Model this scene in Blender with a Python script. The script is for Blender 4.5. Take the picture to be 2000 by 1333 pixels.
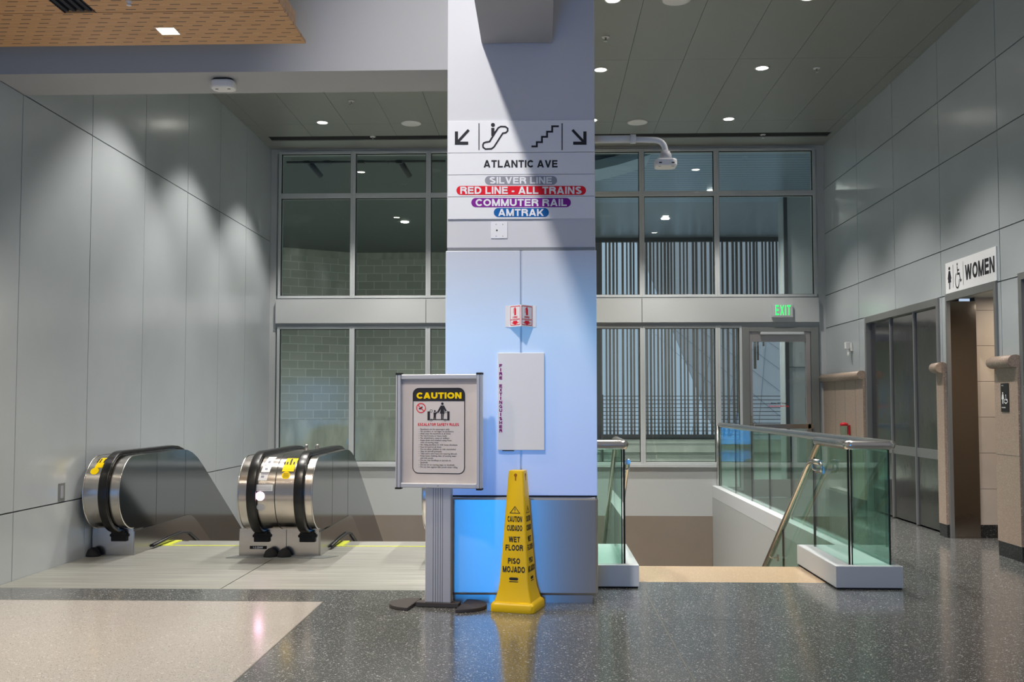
import bpy, math, random
from mathutils import Vector, Matrix
random.seed(7)
for o in list(bpy.data.objects): bpy.data.objects.remove(o)
scn = bpy.context.scene; col = scn.collection
PI = math.pi
# ------------------------------------------------ camera
F = 1944.0; PSI = math.radians(1.766); PHI = math.radians(2.82); SH = 27.7; CZ = 1.34
cam = bpy.data.objects.new('camera', bpy.data.cameras.new('camera')); col.objects.link(cam)
cam.location = (0, 0, CZ); cam.rotation_euler = (PI/2+PHI, 0, PSI)
cam.data.sensor_width = 36; cam.data.lens = F*36/2000; cam.data.shift_y = SH/2000
cam.data.clip_start = .05; cam.data.clip_end = 200
scn.camera = cam
_f = (-math.sin(PSI)*math.cos(PHI), math.cos(PSI)*math.cos(PHI), math.sin(PHI))
_r = (math.cos(PSI), math.sin(PSI), 0)
_u = (_r[1]*_f[2]-_r[2]*_f[1], _r[2]*_f[0]-_r[0]*_f[2], _r[0]*_f[1]-_r[1]*_f[0])
def P(x, y, X=None, Y=None, Z=None):
    """point of the photo carried onto a real plane of the building (metres)"""
    a = (x-1000)/F; b = -(y-666.5-SH)/F
    d = [_f[i]+a*_r[i]+b*_u[i] for i in range(3)]
    t = X/d[0] if X is not None else Y/d[1] if Y is not None else (Z-CZ)/d[2]
    return Vector((d[0]*t, d[1]*t, CZ+d[2]*t))
# ------------------------------------------------ colour management
scn.view_settings.view_transform = 'Standard'; scn.view_settings.look = 'None'
scn.view_settings.gamma = 1; scn.view_settings.exposure = 0.15; scn.view_settings.use_curve_mapping = False
scn.cycles.transparent_max_bounces = 40
# ------------------------------------------------ world: pale blue day outside (+Y), dim lavender concourse behind the camera
w = bpy.data.worlds.new('world'); scn.world = w; w.use_nodes = True
nt = w.node_tree; nt.nodes.clear()
tc = nt.nodes.new('ShaderNodeTexCoord'); sx = nt.nodes.new('ShaderNodeSeparateXYZ')
rp = nt.nodes.new('ShaderNodeValToRGB'); bg = nt.nodes.new('ShaderNodeBackground'); wo = nt.nodes.new('ShaderNodeOutputWorld')
mr = nt.nodes.new('ShaderNodeMapRange'); mr.inputs[1].default_value = -1; mr.inputs[2].default_value = 1
nt.links.new(tc.outputs['Generated'], sx.inputs[0]); nt.links.new(sx.outputs[1], mr.inputs[0]); nt.links.new(mr.outputs[0], rp.inputs[0])
rp.color_ramp.elements[0].position = .42; rp.color_ramp.elements[0].color = (.235, .233, .246, 1)
rp.color_ramp.elements[1].position = .62; rp.color_ramp.elements[1].color = (.42, .54, .70, 1)
nt.links.new(rp.outputs[0], bg.inputs[0]); bg.inputs[1].default_value = 1.0; nt.links.new(bg.outputs[0], wo.inputs[0])
# light levels (watts)
W_DOWN = 310; W_HIGHBAY = 1700; W_OUT = 800; KELVIN = (1.0, .955, .90)

# ------------------------------------------------ materials
MATS = {}
def new_mat(name):
    m = bpy.data.materials.new(name); m.use_nodes = True; MATS[name] = m
    return m, m.node_tree, m.node_tree.nodes['Principled BSDF']
def mat(name, c, rough=.5, metal=0, bump=0, scale=20, var=0, coat=0, stretch=None, emit=None, es=0, spec=None, aniso=0):
    m, nt, b = new_mat(name)
    b.inputs['Base Color'].default_value = (*c, 1); b.inputs['Roughness'].default_value = rough; b.inputs['Metallic'].default_value = metal
    if coat: b.inputs['Coat Weight'].default_value = coat; b.inputs['Coat Roughness'].default_value = .08
    if spec is not None: b.inputs['Specular IOR Level'].default_value = spec
    if aniso: b.inputs['Anisotropic'].default_value = aniso
    if emit: b.inputs['Emission Color'].default_value = (*emit, 1); b.inputs['Emission Strength'].default_value = es
    if bump or var:
        t = nt.nodes.new('ShaderNodeTexCoord'); mp = nt.nodes.new('ShaderNodeMapping'); n = nt.nodes.new('ShaderNodeTexNoise')
        nt.links.new(t.outputs['Object'], mp.inputs[0]); nt.links.new(mp.outputs[0], n.inputs['Vector'])
        mp.inputs['Scale'].default_value = stretch or (1, 1, 1); n.inputs['Scale'].default_value = scale; n.inputs['Detail'].default_value = 4
        if var:
            r = nt.nodes.new('ShaderNodeValToRGB'); nt.links.new(n.outputs[0], r.inputs[0])
            r.color_ramp.elements[0].position = .3; r.color_ramp.elements[1].position = .7
            r.color_ramp.elements[0].color = (*[v*(1-var) for v in c], 1); r.color_ramp.elements[1].color = (*[min(1, v*(1+var)) for v in c], 1)
            nt.links.new(r.outputs[0], b.inputs['Base Color'])
        if bump:
            bp = nt.nodes.new('ShaderNodeBump'); bp.inputs['Strength'].default_value = bump; bp.inputs['Distance'].default_value = .01
            nt.links.new(n.outputs[0], bp.inputs['Height']); nt.links.new(bp.outputs[0], b.inputs['Normal'])
    return m
def speckle(name, base, chip, dark, scale, rough, coat=0, a=.30, amt=.35):
    """terrazzo / granite: random voronoi chips of two tones in a ground colour"""
    m, nt, b = new_mat(name)
    t = nt.nodes.new('ShaderNodeTexCoord'); n = nt.nodes.new('ShaderNodeTexNoise'); n.inputs['Scale'].default_value = 1.3
    col_in = None
    def layer(sc, thr, colour, under, off):
        mp = nt.nodes.new('ShaderNodeMapping'); mp.inputs['Location'].default_value = (off, off*2, off*.7)
        v = nt.nodes.new('ShaderNodeTexVoronoi'); v.inputs['Scale'].default_value = sc
        nt.links.new(t.outputs['Object'], mp.inputs[0]); nt.links.new(mp.outputs[0], v.inputs['Vector'])
        sp = nt.nodes.new('ShaderNodeSeparateColor'); nt.links.new(v.outputs['Color'], sp.inputs[0])
        g = nt.nodes.new('ShaderNodeMath'); g.operation = 'GREATER_THAN'; g.inputs[1].default_value = thr; nt.links.new(sp.outputs[0], g.inputs[0])
        d = nt.nodes.new('ShaderNodeMath'); d.operation = 'LESS_THAN'; d.inputs[1].default_value = .42; nt.links.new(v.outputs['Distance'], d.inputs[0])
        mu = nt.nodes.new('ShaderNodeMath'); mu.operation = 'MULTIPLY'; nt.links.new(g.outputs[0], mu.inputs[0]); nt.links.new(d.outputs[0], mu.inputs[1])
        mx = nt.nodes.new('ShaderNodeMix'); mx.data_type = 'RGBA'; nt.links.new(mu.outputs[0], mx.inputs[0])
        if isinstance(under, tuple): mx.inputs[6].default_value = (*under, 1)
        else: nt.links.new(under, mx.inputs[6])
        mx.inputs[7].default_value = (*colour, 1)
        return mx.outputs[2]
    o = layer(scale, 1-amt, chip, base, 0); o = layer(scale*1.4, 1-amt*.8, dark, o, 3.1); o = layer(scale*.55, .93, tuple(min(1, c*1.2) for c in chip), o, 7.7)
    nt.links.new(o, b.inputs['Base Color']); b.inputs['Roughness'].default_value = rough
    if coat: b.inputs['Coat Weight'].default_value = coat; b.inputs['Coat Roughness'].default_value = .12
    return m
def glass(name, tint, ior=1.5, rough=0.0):
    m = bpy.data.materials.new(name); m.use_nodes = True; MATS[name] = m; nt = m.node_tree; nt.nodes.clear()
    tr = nt.nodes.new('ShaderNodeBsdfTransparent'); tr.inputs[0].default_value = (*tint, 1)
    gl = nt.nodes.new('ShaderNodeBsdfGlossy'); gl.inputs['Roughness'].default_value = rough
    fr = nt.nodes.new('ShaderNodeFresnel'); fr.inputs[0].default_value = ior
    # a panel is a closed slab: both faces use the same outside reflection law
    ge = nt.nodes.new('ShaderNodeNewGeometry')
    mx0 = nt.nodes.new('ShaderNodeMix'); mx0.inputs[2].default_value = ior; mx0.inputs[3].default_value = 1/ior
    nt.links.new(ge.outputs['Backfacing'], mx0.inputs[0])
    nt.links.new(mx0.outputs[0], fr.inputs[0])
    mx = nt.nodes.new('ShaderNodeMixShader'); out = nt.nodes.new('ShaderNodeOutputMaterial')
    nt.links.new(fr.outputs[0], mx.inputs[0]); nt.links.new(tr.outputs[0], mx.inputs[1]); nt.links.new(gl.outputs[0], mx.inputs[2]); nt.links.new(mx.outputs[0], out.inputs[0])
    return m
mat('panel', (.45, .485, .50), .22, .12, var=.03, scale=1.5)
mat('panel_gap', (.05, .055, .055), .8)
mat('back_paint', (.46, .48, .475), .5)
mat('tan_paint', (.24, .20, .165), .6, var=.04, scale=3)
mat('ceiling', (.27, .275, .25), .38, .25)
mat('ceiling_gap', (.06, .06, .055), .8)
mat('drywall', (.38, .38, .385), .75)
mat('alu_frame', (.50, .53, .53), .42, .1)
mat('alu_dark', (.20, .21, .20), .5, .3)
mat('column_paint', (.62, .62, .64), .55)
mat('sign_white', (.80, .80, .81), .5)
mat('white_plastic', (.75, .74, .72), .45)
mat('grey_plastic', (.45, .45, .46), .5)
mat('black', (.012, .012, .013), .45)
mat('matte_black', (.01, .01, .01), .9)
mat('rubber', (.007, .0068, .0065), .28, spec=.4)
mat('ink', (.03, .03, .035), .6, spec=.15)
mat('grey_ink', (.30, .30, .34), .6, spec=.15)
mat('red_ink', (.75, .015, .03), .5, spec=.15)
mat('purple_ink', (.22, .02, .28), .5, spec=.15)
mat('magenta_ink', (.25, .0, .18), .5, spec=.15)
mat('blue_ink', (.01, .12, .38), .5, spec=.15)
mat('yellow_ink', (.90, .62, .0), .5, spec=.15)
mat('steel', (.50, .47, .44), .22, 1, bump=.02, scale=60, stretch=(.3, 60, 60), aniso=.4)
_m = mat('steel_base', (.45, .43, .41), .30, 1, aniso=.85)
_t = _m.node_tree.nodes.new('ShaderNodeTangent'); _t.direction_type = 'RADIAL'; _t.axis = 'Z'; _m.node_tree.links.new(_t.outputs[0], _m.node_tree.nodes['Principled BSDF'].inputs['Tangent'])
_m.node_tree.nodes['Principled BSDF'].inputs['Anisotropic Rotation'].default_value = .25
mat('steel_side', (.23, .245, .255), .10, 1)
mat('steel_skirt', (.36, .35, .34), .2, 1)
mat('steel_door', (.30, .28, .265), .13, 1, bump=.5, scale=2.2, stretch=(1, 1, .8))
mat('steel_frame', (.26, .26, .255), .5, .6)
mat('steel_rail', (.58, .56, .53), .24, 1)
mat('bronze_rail', (.42, .37, .30), .28, 1)
mat('alu_post', (.58, .58, .60), .38, .5)
mat('curb_white', (.62, .64, .66), .45)
mat('cone_yellow', (.86, .54, .0), .38)
mat('cone_hole', (.35, .12, .0), .7)
mat('poster', (.62, .55, .50), .5, var=.05, scale=4)
mat('poster_white', (.62, .57, .54), .5, var=.03, scale=6)
mat('foot', (.055, .045, .042), .55)
mat('tile', (.52, .44, .37), .4, var=.06, scale=5)
mat('grout', (.22, .19, .16), .8)
mat('concrete', (.40, .42, .37), .85, var=.25, scale=3, stretch=(1.5, 1, .5), bump=.2)
mat('kerb_concrete', (.42, .46, .42), .85, var=.1, scale=3)
mat('slat', (.13, .12, .115), .6)
mat('soffit_panel', (.30, .36, .42), .35, .4)
mat('soffit_dark', (.11, .13, .13), .6, .2)
mat('duct', (.45, .60, .76), .4, .2)
mat('pipe', (.05, .055, .06), .5)
mat('canopy', (.88, .93, .97), .6)
mat('canopy_line', (.30, .38, .48), .7)
mat('door_alu', (.40, .37, .34), .35, .6)
mat('brass', (.40, .38, .34), .3, .8)
mat('lime', (.55, .60, .05), .5)
mat('lamp_white', (.9, .9, .9), .5, emit=(1, .95, .84), es=26)
mat('lamp_warm', (.9, .9, .9), .5, emit=(1, .86, .62), es=14)
mat('lamp_out', (.9, .9, .9), .5, emit=(1, .97, .9), es=40)
mat('lamp_pink', (.9, .9, .9), .5, emit=(1, .45, .75), es=9)
mat('exit_green', (.0, .6, .2), .5, emit=(.03, 1, .10), es=1.2)
mat('screen_blue', (.0, .05, .1), .3, emit=(.0, .32, 1.0), es=11)
mat('red_glossy', (.55, .01, .02), .3)
speckle('terrazzo_dark', (.115, .118, .115), (.42, .42, .41), (.055, .057, .055), 130, .17, coat=.4, amt=.30)
speckle('terrazzo_light', (.50, .465, .43), (.58, .54, .50), (.15, .13, .12), 140, .2, coat=.4, amt=.22)
speckle('granite', (.36, .27, .21), (.48, .38, .31), (.17, .12, .10), 120, .45, amt=.4)
speckle('granite_gold', (.52, .38, .24), (.62, .48, .33), (.30, .22, .15), 120, .3, amt=.35)
speckle('granite_black', (.02, .02, .02), (.10, .10, .10), (.01, .01, .01), 130, .25, amt=.25)
glass('window_glass', (.80, .845, .825), 1.6)
glass('guard_glass', (.78, .93, .875), 1.45)
mat('glass_edge', (.004, .012, .010), .2)
mat('poster_glaze', (1, 1, 1), .1)
# illuminated column panels: white sheet with blue light coming through, strongest at the bottom and left
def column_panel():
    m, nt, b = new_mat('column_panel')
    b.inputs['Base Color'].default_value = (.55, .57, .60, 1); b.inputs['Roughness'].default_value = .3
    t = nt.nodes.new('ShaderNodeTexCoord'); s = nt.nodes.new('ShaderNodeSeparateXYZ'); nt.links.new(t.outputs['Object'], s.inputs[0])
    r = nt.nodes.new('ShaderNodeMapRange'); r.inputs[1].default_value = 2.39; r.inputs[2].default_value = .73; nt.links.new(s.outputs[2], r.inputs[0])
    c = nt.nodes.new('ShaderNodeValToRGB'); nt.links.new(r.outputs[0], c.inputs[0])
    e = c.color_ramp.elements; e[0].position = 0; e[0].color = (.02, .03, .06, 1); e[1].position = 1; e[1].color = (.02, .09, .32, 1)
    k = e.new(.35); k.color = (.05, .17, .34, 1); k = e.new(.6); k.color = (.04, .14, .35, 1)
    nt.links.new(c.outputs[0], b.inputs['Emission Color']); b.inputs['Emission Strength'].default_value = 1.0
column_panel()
# perforated oak ceiling board
def wood():
    m, nt, b = new_mat('perforated_oak'); N = nt.nodes; L = nt.links
    t = N.new('ShaderNodeTexCoord'); s = N.new('ShaderNodeSeparateXYZ'); L.new(t.outputs['Object'], s.inputs[0])
    mp = N.new('ShaderNodeMapping'); mp.inputs['Scale'].default_value = (1.5, 22, 22); L.new(t.outputs['Object'], mp.inputs[0])
    n = N.new('ShaderNodeTexNoise'); n.inputs['Scale'].default_value = 2.5; n.inputs['Detail'].default_value = 6; L.new(mp.outputs[0], n.inputs['Vector'])
    r = N.new('ShaderNodeValToRGB'); L.new(n.outputs[0], r.inputs[0])
    r.color_ramp.elements[0].position = .3; r.color_ramp.elements[0].color = (.52, .27, .105, 1); r.color_ramp.elements[1].position = .7; r.color_ramp.elements[1].color = (.66, .37, .16, 1)
    def M(op, a, bb=None):
        x = N.new('ShaderNodeMath'); x.operation = op
        for i, v in enumerate((a, bb)):
            if v is None: continue
            if isinstance(v, (int, float)): x.inputs[i].default_value = v
            else: L.new(v, x.inputs[i])
        return x.outputs[0]
    row = M('DIVIDE', s.outputs[1], .0675); rf = M('FLOOR', row); fy = M('FRACT', row)
    sh = M('MULTIPLY', rf, .37); fx = M('FRACT', M('ADD', M('DIVIDE', s.outputs[0], .125), sh))
    a = M('LESS_THAN', fx, .5); c = M('LESS_THAN', fy, .14); k = M('MULTIPLY', a, c)
    mx = N.new('ShaderNodeMix'); mx.data_type = 'RGBA'; L.new(k, mx.inputs[0]); L.new(r.outputs[0], mx.inputs[6]); mx.inputs[7].default_value = (.035, .016, .008, 1)
    L.new(mx.outputs[2], b.inputs['Base Color']); b.inputs['Roughness'].default_value = .45
wood()
mat('oak', (.60, .33, .14), .45, var=.15, scale=4, stretch=(1, 8, 8))
# ribbed aluminium landing plate
def ribbed():
    m, nt, b = new_mat('ribbed_plate'); N = nt.nodes; L = nt.links
    t = N.new('ShaderNodeTexCoord'); w_ = N.new('ShaderNodeTexWave'); w_.bands_direction = 'Y'; w_.inputs['Scale'].default_value = 28; L.new(t.outputs['Object'], w_.inputs['Vector'])
    mp = N.new('ShaderNodeMapping'); mp.inputs['Scale'].default_value = (.6, 14, 1); L.new(t.outputs['Object'], mp.inputs[0])
    n = N.new('ShaderNodeTexNoise'); n.inputs['Scale'].default_value = 2; n.inputs['Detail'].default_value = 5; L.new(mp.outputs[0], n.inputs['Vector'])
    r = N.new('ShaderNodeValToRGB'); L.new(n.outputs[0], r.inputs[0]); r.color_ramp.elements[0].color = (.36, .355, .32, 1); r.color_ramp.elements[1].color = (.52, .52, .47, 1)
    r.color_ramp.elements[0].position = .35; r.color_ramp.elements[1].position = .65
    L.new(r.outputs[0], b.inputs['Base Color']); bp = N.new('ShaderNodeBump'); bp.inputs['Strength'].default_value = .25; bp.inputs['Distance'].default_value = .003
    L.new(w_.outputs[0], bp.inputs['Height']); L.new(bp.outputs[0], b.inputs['Normal']); b.inputs['Metallic'].default_value = .55; b.inputs['Roughness'].default_value = .36
ribbed()
def block():
    m, nt, b = new_mat('block_masonry'); N = nt.nodes; L = nt.links
    t = N.new('ShaderNodeTexCoord'); s = N.new('ShaderNodeSeparateXYZ'); c = N.new('ShaderNodeCombineXYZ')
    L.new(t.outputs['Object'], s.inputs[0]); L.new(s.outputs[0], c.inputs[0]); L.new(s.outputs[2], c.inputs[1])
    k = N.new('ShaderNodeTexBrick'); L.new(c.outputs[0], k.inputs['Vector']); k.inputs['Scale'].default_value = 1
    k.inputs['Brick Width'].default_value = .40; k.inputs['Row Height'].default_value = .20; k.inputs['Mortar Size'].default_value = .009
    k.inputs['Color1'].default_value = (.36, .38, .33, 1); k.inputs['Color2'].default_value = (.44, .46, .41, 1); k.inputs['Mortar'].default_value = (.62, .64, .58, 1)
    L.new(k.outputs[0], b.inputs['Base Color']); b.inputs['Roughness'].default_value = .9
block()
def slatted():
    m, nt, b = new_mat('slatted_soffit'); N = nt.nodes; L = nt.links
    t = N.new('ShaderNodeTexCoord'); s = N.new('ShaderNodeSeparateXYZ'); L.new(t.outputs['Object'], s.inputs[0])
    d = N.new('ShaderNodeMath'); d.operation = 'DIVIDE'; d.inputs[1].default_value = .16; L.new(s.outputs[1], d.inputs[0])
    f = N.new('ShaderNodeMath'); f.operation = 'FRACT'; L.new(d.outputs[0], f.inputs[0])
    g = N.new('ShaderNodeMath'); g.operation = 'LESS_THAN'; g.inputs[1].default_value = .14; L.new(f.outputs[0], g.inputs[0])
    mx = N.new('ShaderNodeMix'); mx.data_type = 'RGBA'; L.new(g.outputs[0], mx.inputs[0]); mx.inputs[6].default_value = (.34, .46, .58, 1); mx.inputs[7].default_value = (.10, .13, .16, 1)  # the blue of reflected daylight is put into the soffit's base colour
    L.new(mx.outputs[2], b.inputs['Base Color']); b.inputs['Roughness'].default_value = .3; b.inputs['Metallic'].default_value = .5
slatted()

# ------------------------------------------------ mesh builder
class M:
    def __init__(s): s.v = []; s.f = []; s.m = []; s.smooth = []
    def add(s, vs, fs, m=0, sm=False):
        n = len(s.v); s.v += [tuple(v) for v in vs]
        for f in fs: s.f.append([i+n for i in f]); s.m.append(m); s.smooth.append(sm)
        return s
    def box(s, x0, x1, y0, y1, z0, z1, m=0):
        x0, x1 = min(x0, x1), max(x0, x1); y0, y1 = min(y0, y1), max(y0, y1); z0, z1 = min(z0, z1), max(z0, z1)
        v = [(x0,y0,z0),(x1,y0,z0),(x1,y1,z0),(x0,y1,z0),(x0,y0,z1),(x1,y0,z1),(x1,y1,z1),(x0,y1,z1)]
        return s.add(v, [(0,3,2,1),(4,5,6,7),(0,1,5,4),(1,2,6,5),(2,3,7,6),(3,0,4,7)], m)
    def prism(s, poly, ax, a0, a1, m=0, sm=False, caps=True, cap_m=None):
        """polygon in the other two axes, extruded along ax"""
        def p(u, v, a):
            return (a, u, v) if ax == 'x' else (u, a, v) if ax == 'y' else (u, v, a)
        n = len(poly)
        area = sum(poly[i][0]*poly[(i+1) % n][1]-poly[(i+1) % n][0]*poly[i][1] for i in range(n))
        if area < 0: poly = poly[::-1]
        if ax == 'y': poly = poly[::-1]
        vs = [p(*q, a0) for q in poly]+[p(*q, a1) for q in poly]
        s.add(vs, [(i, (i+1) % n, (i+1) % n+n, i+n) for i in range(n)], m, sm)
        if caps:
            k = len(s.v)-2*n; cm = m if cap_m is None else cap_m
            s.f.append([k+i for i in range(n)][::-1]); s.m.append(cm); s.smooth.append(False)
            s.f.append([k+n+i for i in range(n)]); s.m.append(cm); s.smooth.append(False)
        return s
    def sweep(s, path, sec, m=0, sm=True, up=Vector((1, 0, 0)), caps=True, closed=False):
        """section (a,b) swept along path; 'up' is the section's a axis direction hint"""
        path = [Vector(p) for p in path]; n = len(sec); rings = []; u_prev = Vector(up)
        for i, p in enumerate(path):
            if closed: t = path[(i+1) % len(path)]-path[i-1]
            else: t = (path[min(i+1, len(path)-1)]-path[max(i-1, 0)])
            t.normalize(); a = (u_prev-t*u_prev.dot(t))
            if a.length < 1e-4: a = t.orthogonal()
            a.normalize(); b = t.cross(a); u_prev = a
            rings.append([p+a*q[0]+b*q[1] for q in sec])
        vs = [v for r in rings for v in r]; fs = []
        for i in range(len(rings)-(0 if closed else 1)):
            j = (i+1) % len(rings)
            for k in range(n): fs.append((i*n+k, i*n+(k+1) % n, j*n+(k+1) % n, j*n+k))
        s.add(vs, fs, m, sm)
        if caps and not closed:
            b0 = len(s.v)-len(vs)
            s.f.append([b0+k for k in range(n)][::-1]); s.m.append(m); s.smooth.append(False)
            s.f.append([b0+len(vs)-n+k for k in range(n)]); s.m.append(m); s.smooth.append(False)
        return s
    def tube(s, path, r, m=0, seg=12, up=Vector((.13, .21, .97)), caps=True):
        return s.sweep(path, [(r*math.cos(2*PI*k/seg), r*math.sin(2*PI*k/seg)) for k in range(seg)], m, True, up, caps)
    def lathe(s, prof, c, m=0, seg=24, ax='z'):
        """profile [(radius, height)] about a vertical (or y / x) axis through c"""
        def p(r, h, a):
            q = (r*math.cos(a), r*math.sin(a), h)
            if ax == 'y': q = (q[0], q[2], q[1])
            if ax == 'x': q = (q[2], q[0], q[1])
            return (c[0]+q[0], c[1]+q[1], c[2]+q[2])
        vs = [p(r, h, 2*PI*k/seg) for r, h in prof for k in range(seg)]; fs = []
        for i in range(len(prof)-1):
            for k in range(seg): fs.append((i*seg+k, i*seg+(k+1) % seg, (i+1)*seg+(k+1) % seg, (i+1)*seg+k))
        s.add(vs, fs, m, True); b = len(s.v)-len(vs)
        if prof[0][0] > 1e-6: s.f.append([b+k for k in range(seg)][::-1]); s.m.append(m); s.smooth.append(False)
        if prof[-1][0] > 1e-6: s.f.append([b+(len(prof)-1)*seg+k for k in range(seg)]); s.m.append(m); s.smooth.append(False)
        return s
    def poly(s, pts, m=0): return s.add(pts, [tuple(range(len(pts)))], m)
    def flat(s, poly, fn, m=0):
        return s.add([fn(*p) for p in poly], [tuple(range(len(poly)))], m)
WL = {}
def obj(name, m, mats, parent=None, bevel=0, local=False, recalc=True, segs=2):
    me = bpy.data.meshes.new(name); org = WL.get(parent, Vector((0, 0, 0)))
    me.from_pydata(m.v if local else [(v[0]-org[0], v[1]-org[1], v[2]-org[2]) for v in m.v], [], m.f)
    for k in ([mats] if isinstance(mats, str) else mats): me.materials.append(MATS[k])
    me.polygons.foreach_set('material_index', m.m); me.polygons.foreach_set('use_smooth', m.smooth); me.update()
    if recalc:
        import bmesh
        bm = bmesh.new(); bm.from_mesh(me); bmesh.ops.recalc_face_normals(bm, faces=bm.faces); bm.to_mesh(me); bm.free()
    o = bpy.data.objects.new(name, me); col.objects.link(o)
    if parent is not None: o.parent = parent; WL[o] = org
    if bevel:
        b = o.modifiers.new('bevel', 'BEVEL'); b.width = bevel; b.segments = segs; b.limit_method = 'ANGLE'; b.angle_limit = .7
    return o
def tag(o, label=None, cat=None, group=None, kind=None):
    if label: o['label'] = label
    if cat: o['category'] = cat
    if group: o['group'] = group
    if kind: o['kind'] = kind
    return o
def thing(name, label, cat, loc=(0, 0, 0), rz=0, group=None):
    o = bpy.data.objects.new(name, None); col.objects.link(o); o.empty_display_size = .1
    o.location = loc; o.rotation_euler = (0, 0, rz); WL[o] = Vector(loc)
    return tag(o, label, cat, group)
def struct(name, m, mats, parent=None, **k):
    o = obj(name, m, mats, parent, **k)
    if parent is None: o['kind'] = 'structure'
    return o
def dup(root, loc, label, group=None, rz=None):
    r = root.copy(); col.objects.link(r); r.location = loc
    if rz is not None: r.rotation_euler = (0, 0, rz)
    r['label'] = label
    if group: r['group'] = group
    for ch in list(root.children):
        c = ch.copy(); col.objects.link(c); c.parent = r
        for g in list(ch.children):
            d = g.copy(); col.objects.link(d); d.parent = c
    return r
# text -> flat polygons fitted in a rectangle of a plane
_TC = {}
def text_geo(s, off):
    if (s, off) in _TC: return _TC[(s, off)]
    cu = bpy.data.curves.new('lettering', 'FONT'); cu.body = s; cu.offset = off; cu.resolution_u = 3; cu.size = 1
    o = bpy.data.objects.new('lettering', cu); col.objects.link(o)
    dg = bpy.context.evaluated_depsgraph_get(); me = o.evaluated_get(dg).to_mesh()
    v = [(p.co.x, p.co.y) for p in me.vertices]; f = [tuple(q.vertices) for q in me.polygons]
    o.evaluated_get(dg).to_mesh_clear(); bpy.data.objects.remove(o); bpy.data.curves.remove(cu)
    xs = [p[0] for p in v]; ys = [p[1] for p in v]; b = (min(xs), max(xs), min(ys), max(ys))
    _TC[(s, off)] = (v, f, b); return _TC[(s, off)]
def text(m, s, u0, u1, v0, v1, fn, mi=0, off=.02, keep=False):
    """fit: u0 left, u1 right, v0 bottom, v1 top"""
    v, f, b = text_geo(s, off); sx_ = (u1-u0)/(b[1]-b[0]); sy_ = (v1-v0)/(b[3]-b[2])
    if keep: sx_ = min(abs(sx_), abs(sy_)*keep)*(1 if sx_ > 0 else -1)
    m.add([fn(u0+(p[0]-b[0])*sx_, v0+(p[1]-b[2])*sy_) for p in v], f, mi)
# bold grotesque capitals built from strokes (cap height 1)
def _ell(cx, cy, rx, ry, a0, a1, n=14): return [(cx+rx*math.cos(math.radians(a0+(a1-a0)*k/n)), cy+ry*math.sin(math.radians(a0+(a1-a0)*k/n))) for k in range(n+1)]
def glyph(c, t):
    """returns (width, [polylines], [polygons])"""
    h = t/2; T = 1-h
    def V(x, y0=0, y1=1): return [(x-h, y0), (x+h, y0), (x+h, y1), (x-h, y1)]
    def Hh(y, x0, x1, k=.92): return [(x0, y-h*k), (x1, y-h*k), (x1, y+h*k), (x0, y+h*k)]
    def D(x0, x1, y0=0, y1=1, q=1.08): g = t*q/2; return [(x0-g, y0), (x0+g, y0), (x1+g, y1), (x1-g, y1)]
    d = {
     'A': (.98, [], [D(h*1.1, .49), D(.98-h*1.1, .49), Hh(.27, .2, .78)]),
     'C': (.88, [_ell(.48, .5, .48-h, .5-h, 38, 322, 22)], []),
     'D': (.90, [[(h, h), (.40, h)]+_ell(.40, .5, .5-h, .5-h, -90, 90)+[(h, T)]], [V(h)]),
     'E': (.78, [], [V(h), Hh(h, 0, .78), Hh(.52, 0, .73), Hh(T, 0, .76)]),
     'F': (.72, [], [V(h), Hh(.50, 0, .66), Hh(T, 0, .72)]),
     'G': (.98, [_ell(.49, .5, .49-h, .5-h, 38, 325, 22)], [Hh(.42, .52, .98), V(.98-h*.9, 0, .5)]),
     'H': (.88, [], [V(h), V(.88-h), Hh(.52, h, .88-h)]),
     'I': (t, [], [V(h)]),
     'J': (.70, [[(.70-h, 1), (.70-h, .33)]+_ell(.35, .33, .35-h, .33-h, 0, -175)], []),
     'K': (.92, [], [V(h), D(.08+h, .80, .30, 1, 1.25), D(.80, .36, 0, .62, 1.2)]),
     'L': (.72, [], [V(h), Hh(h, 0, .72)]),
     'M': (1.04, [], [V(h), V(1.04-h), D(.52, h*1.15, 0, 1, 1.0), D(.52, 1.04-h*1.15, 0, 1, 1.0)]),
     'N': (.88, [], [V(h), V(.88-h), D(.88-h*1.1, h*1.1)]),
     'O': (1.0, [_ell(.5, .5, .5-h, .5-h, 0, 360, 26)], [], True),
     'P': (.82, [[(h, T), (.50, T)]+_ell(.50, .70, .32-h, .30-h, 90, -90)+[(h, .40+h)]], [V(h)]),
     'R': (.88, [[(h, T), (.54, T)]+_ell(.54, .72, .32-h, .28-h, 90, -90)+[(h, .44+h)], [(.5, .46), (.66, .44), (.75, .32), (.77, .12), (.80, 0)]], [V(h)]),
     'S': (.84, [_ell(.42, .735, .40-h, .265-h, 25, 250, 14)+_ell(.42, .275, .42-h, .275-h, 75, -155, 16)], []),
     'T': (.80, [], [V(.40), Hh(T, 0, .80)]),
     'U': (.88, [[(h, 1), (h, .38)]+_ell(.44, .38, .44-h, .38-h, 180, 360)+[(.88-h, 1)]], []),
     'V': (.92, [], [D(.46, h*1.1), D(.46, .92-h*1.1)]),
     'W': (1.32, [], [D(.37, h*1.1), D(.37, .66), D(.95, .66), D(.95, 1.32-h*1.1)]),
     'X': (.94, [], [D(h*1.2, .94-h*1.25), D(.94-h*1.2, h*1.25)]),
     'Y': (.92, [], [V(.46, 0, .42), D(.46, h*1.15, .38, 1, 1.15), D(.46, .92-h*1.15, .38, 1, 1.15)]),
     '-': (.34, [], [Hh(.36, 0, .34)]), ' ': (.28, [], []), '.': (t, [], [V(h, 0, t)]),
    }
    return d[c]
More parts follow.
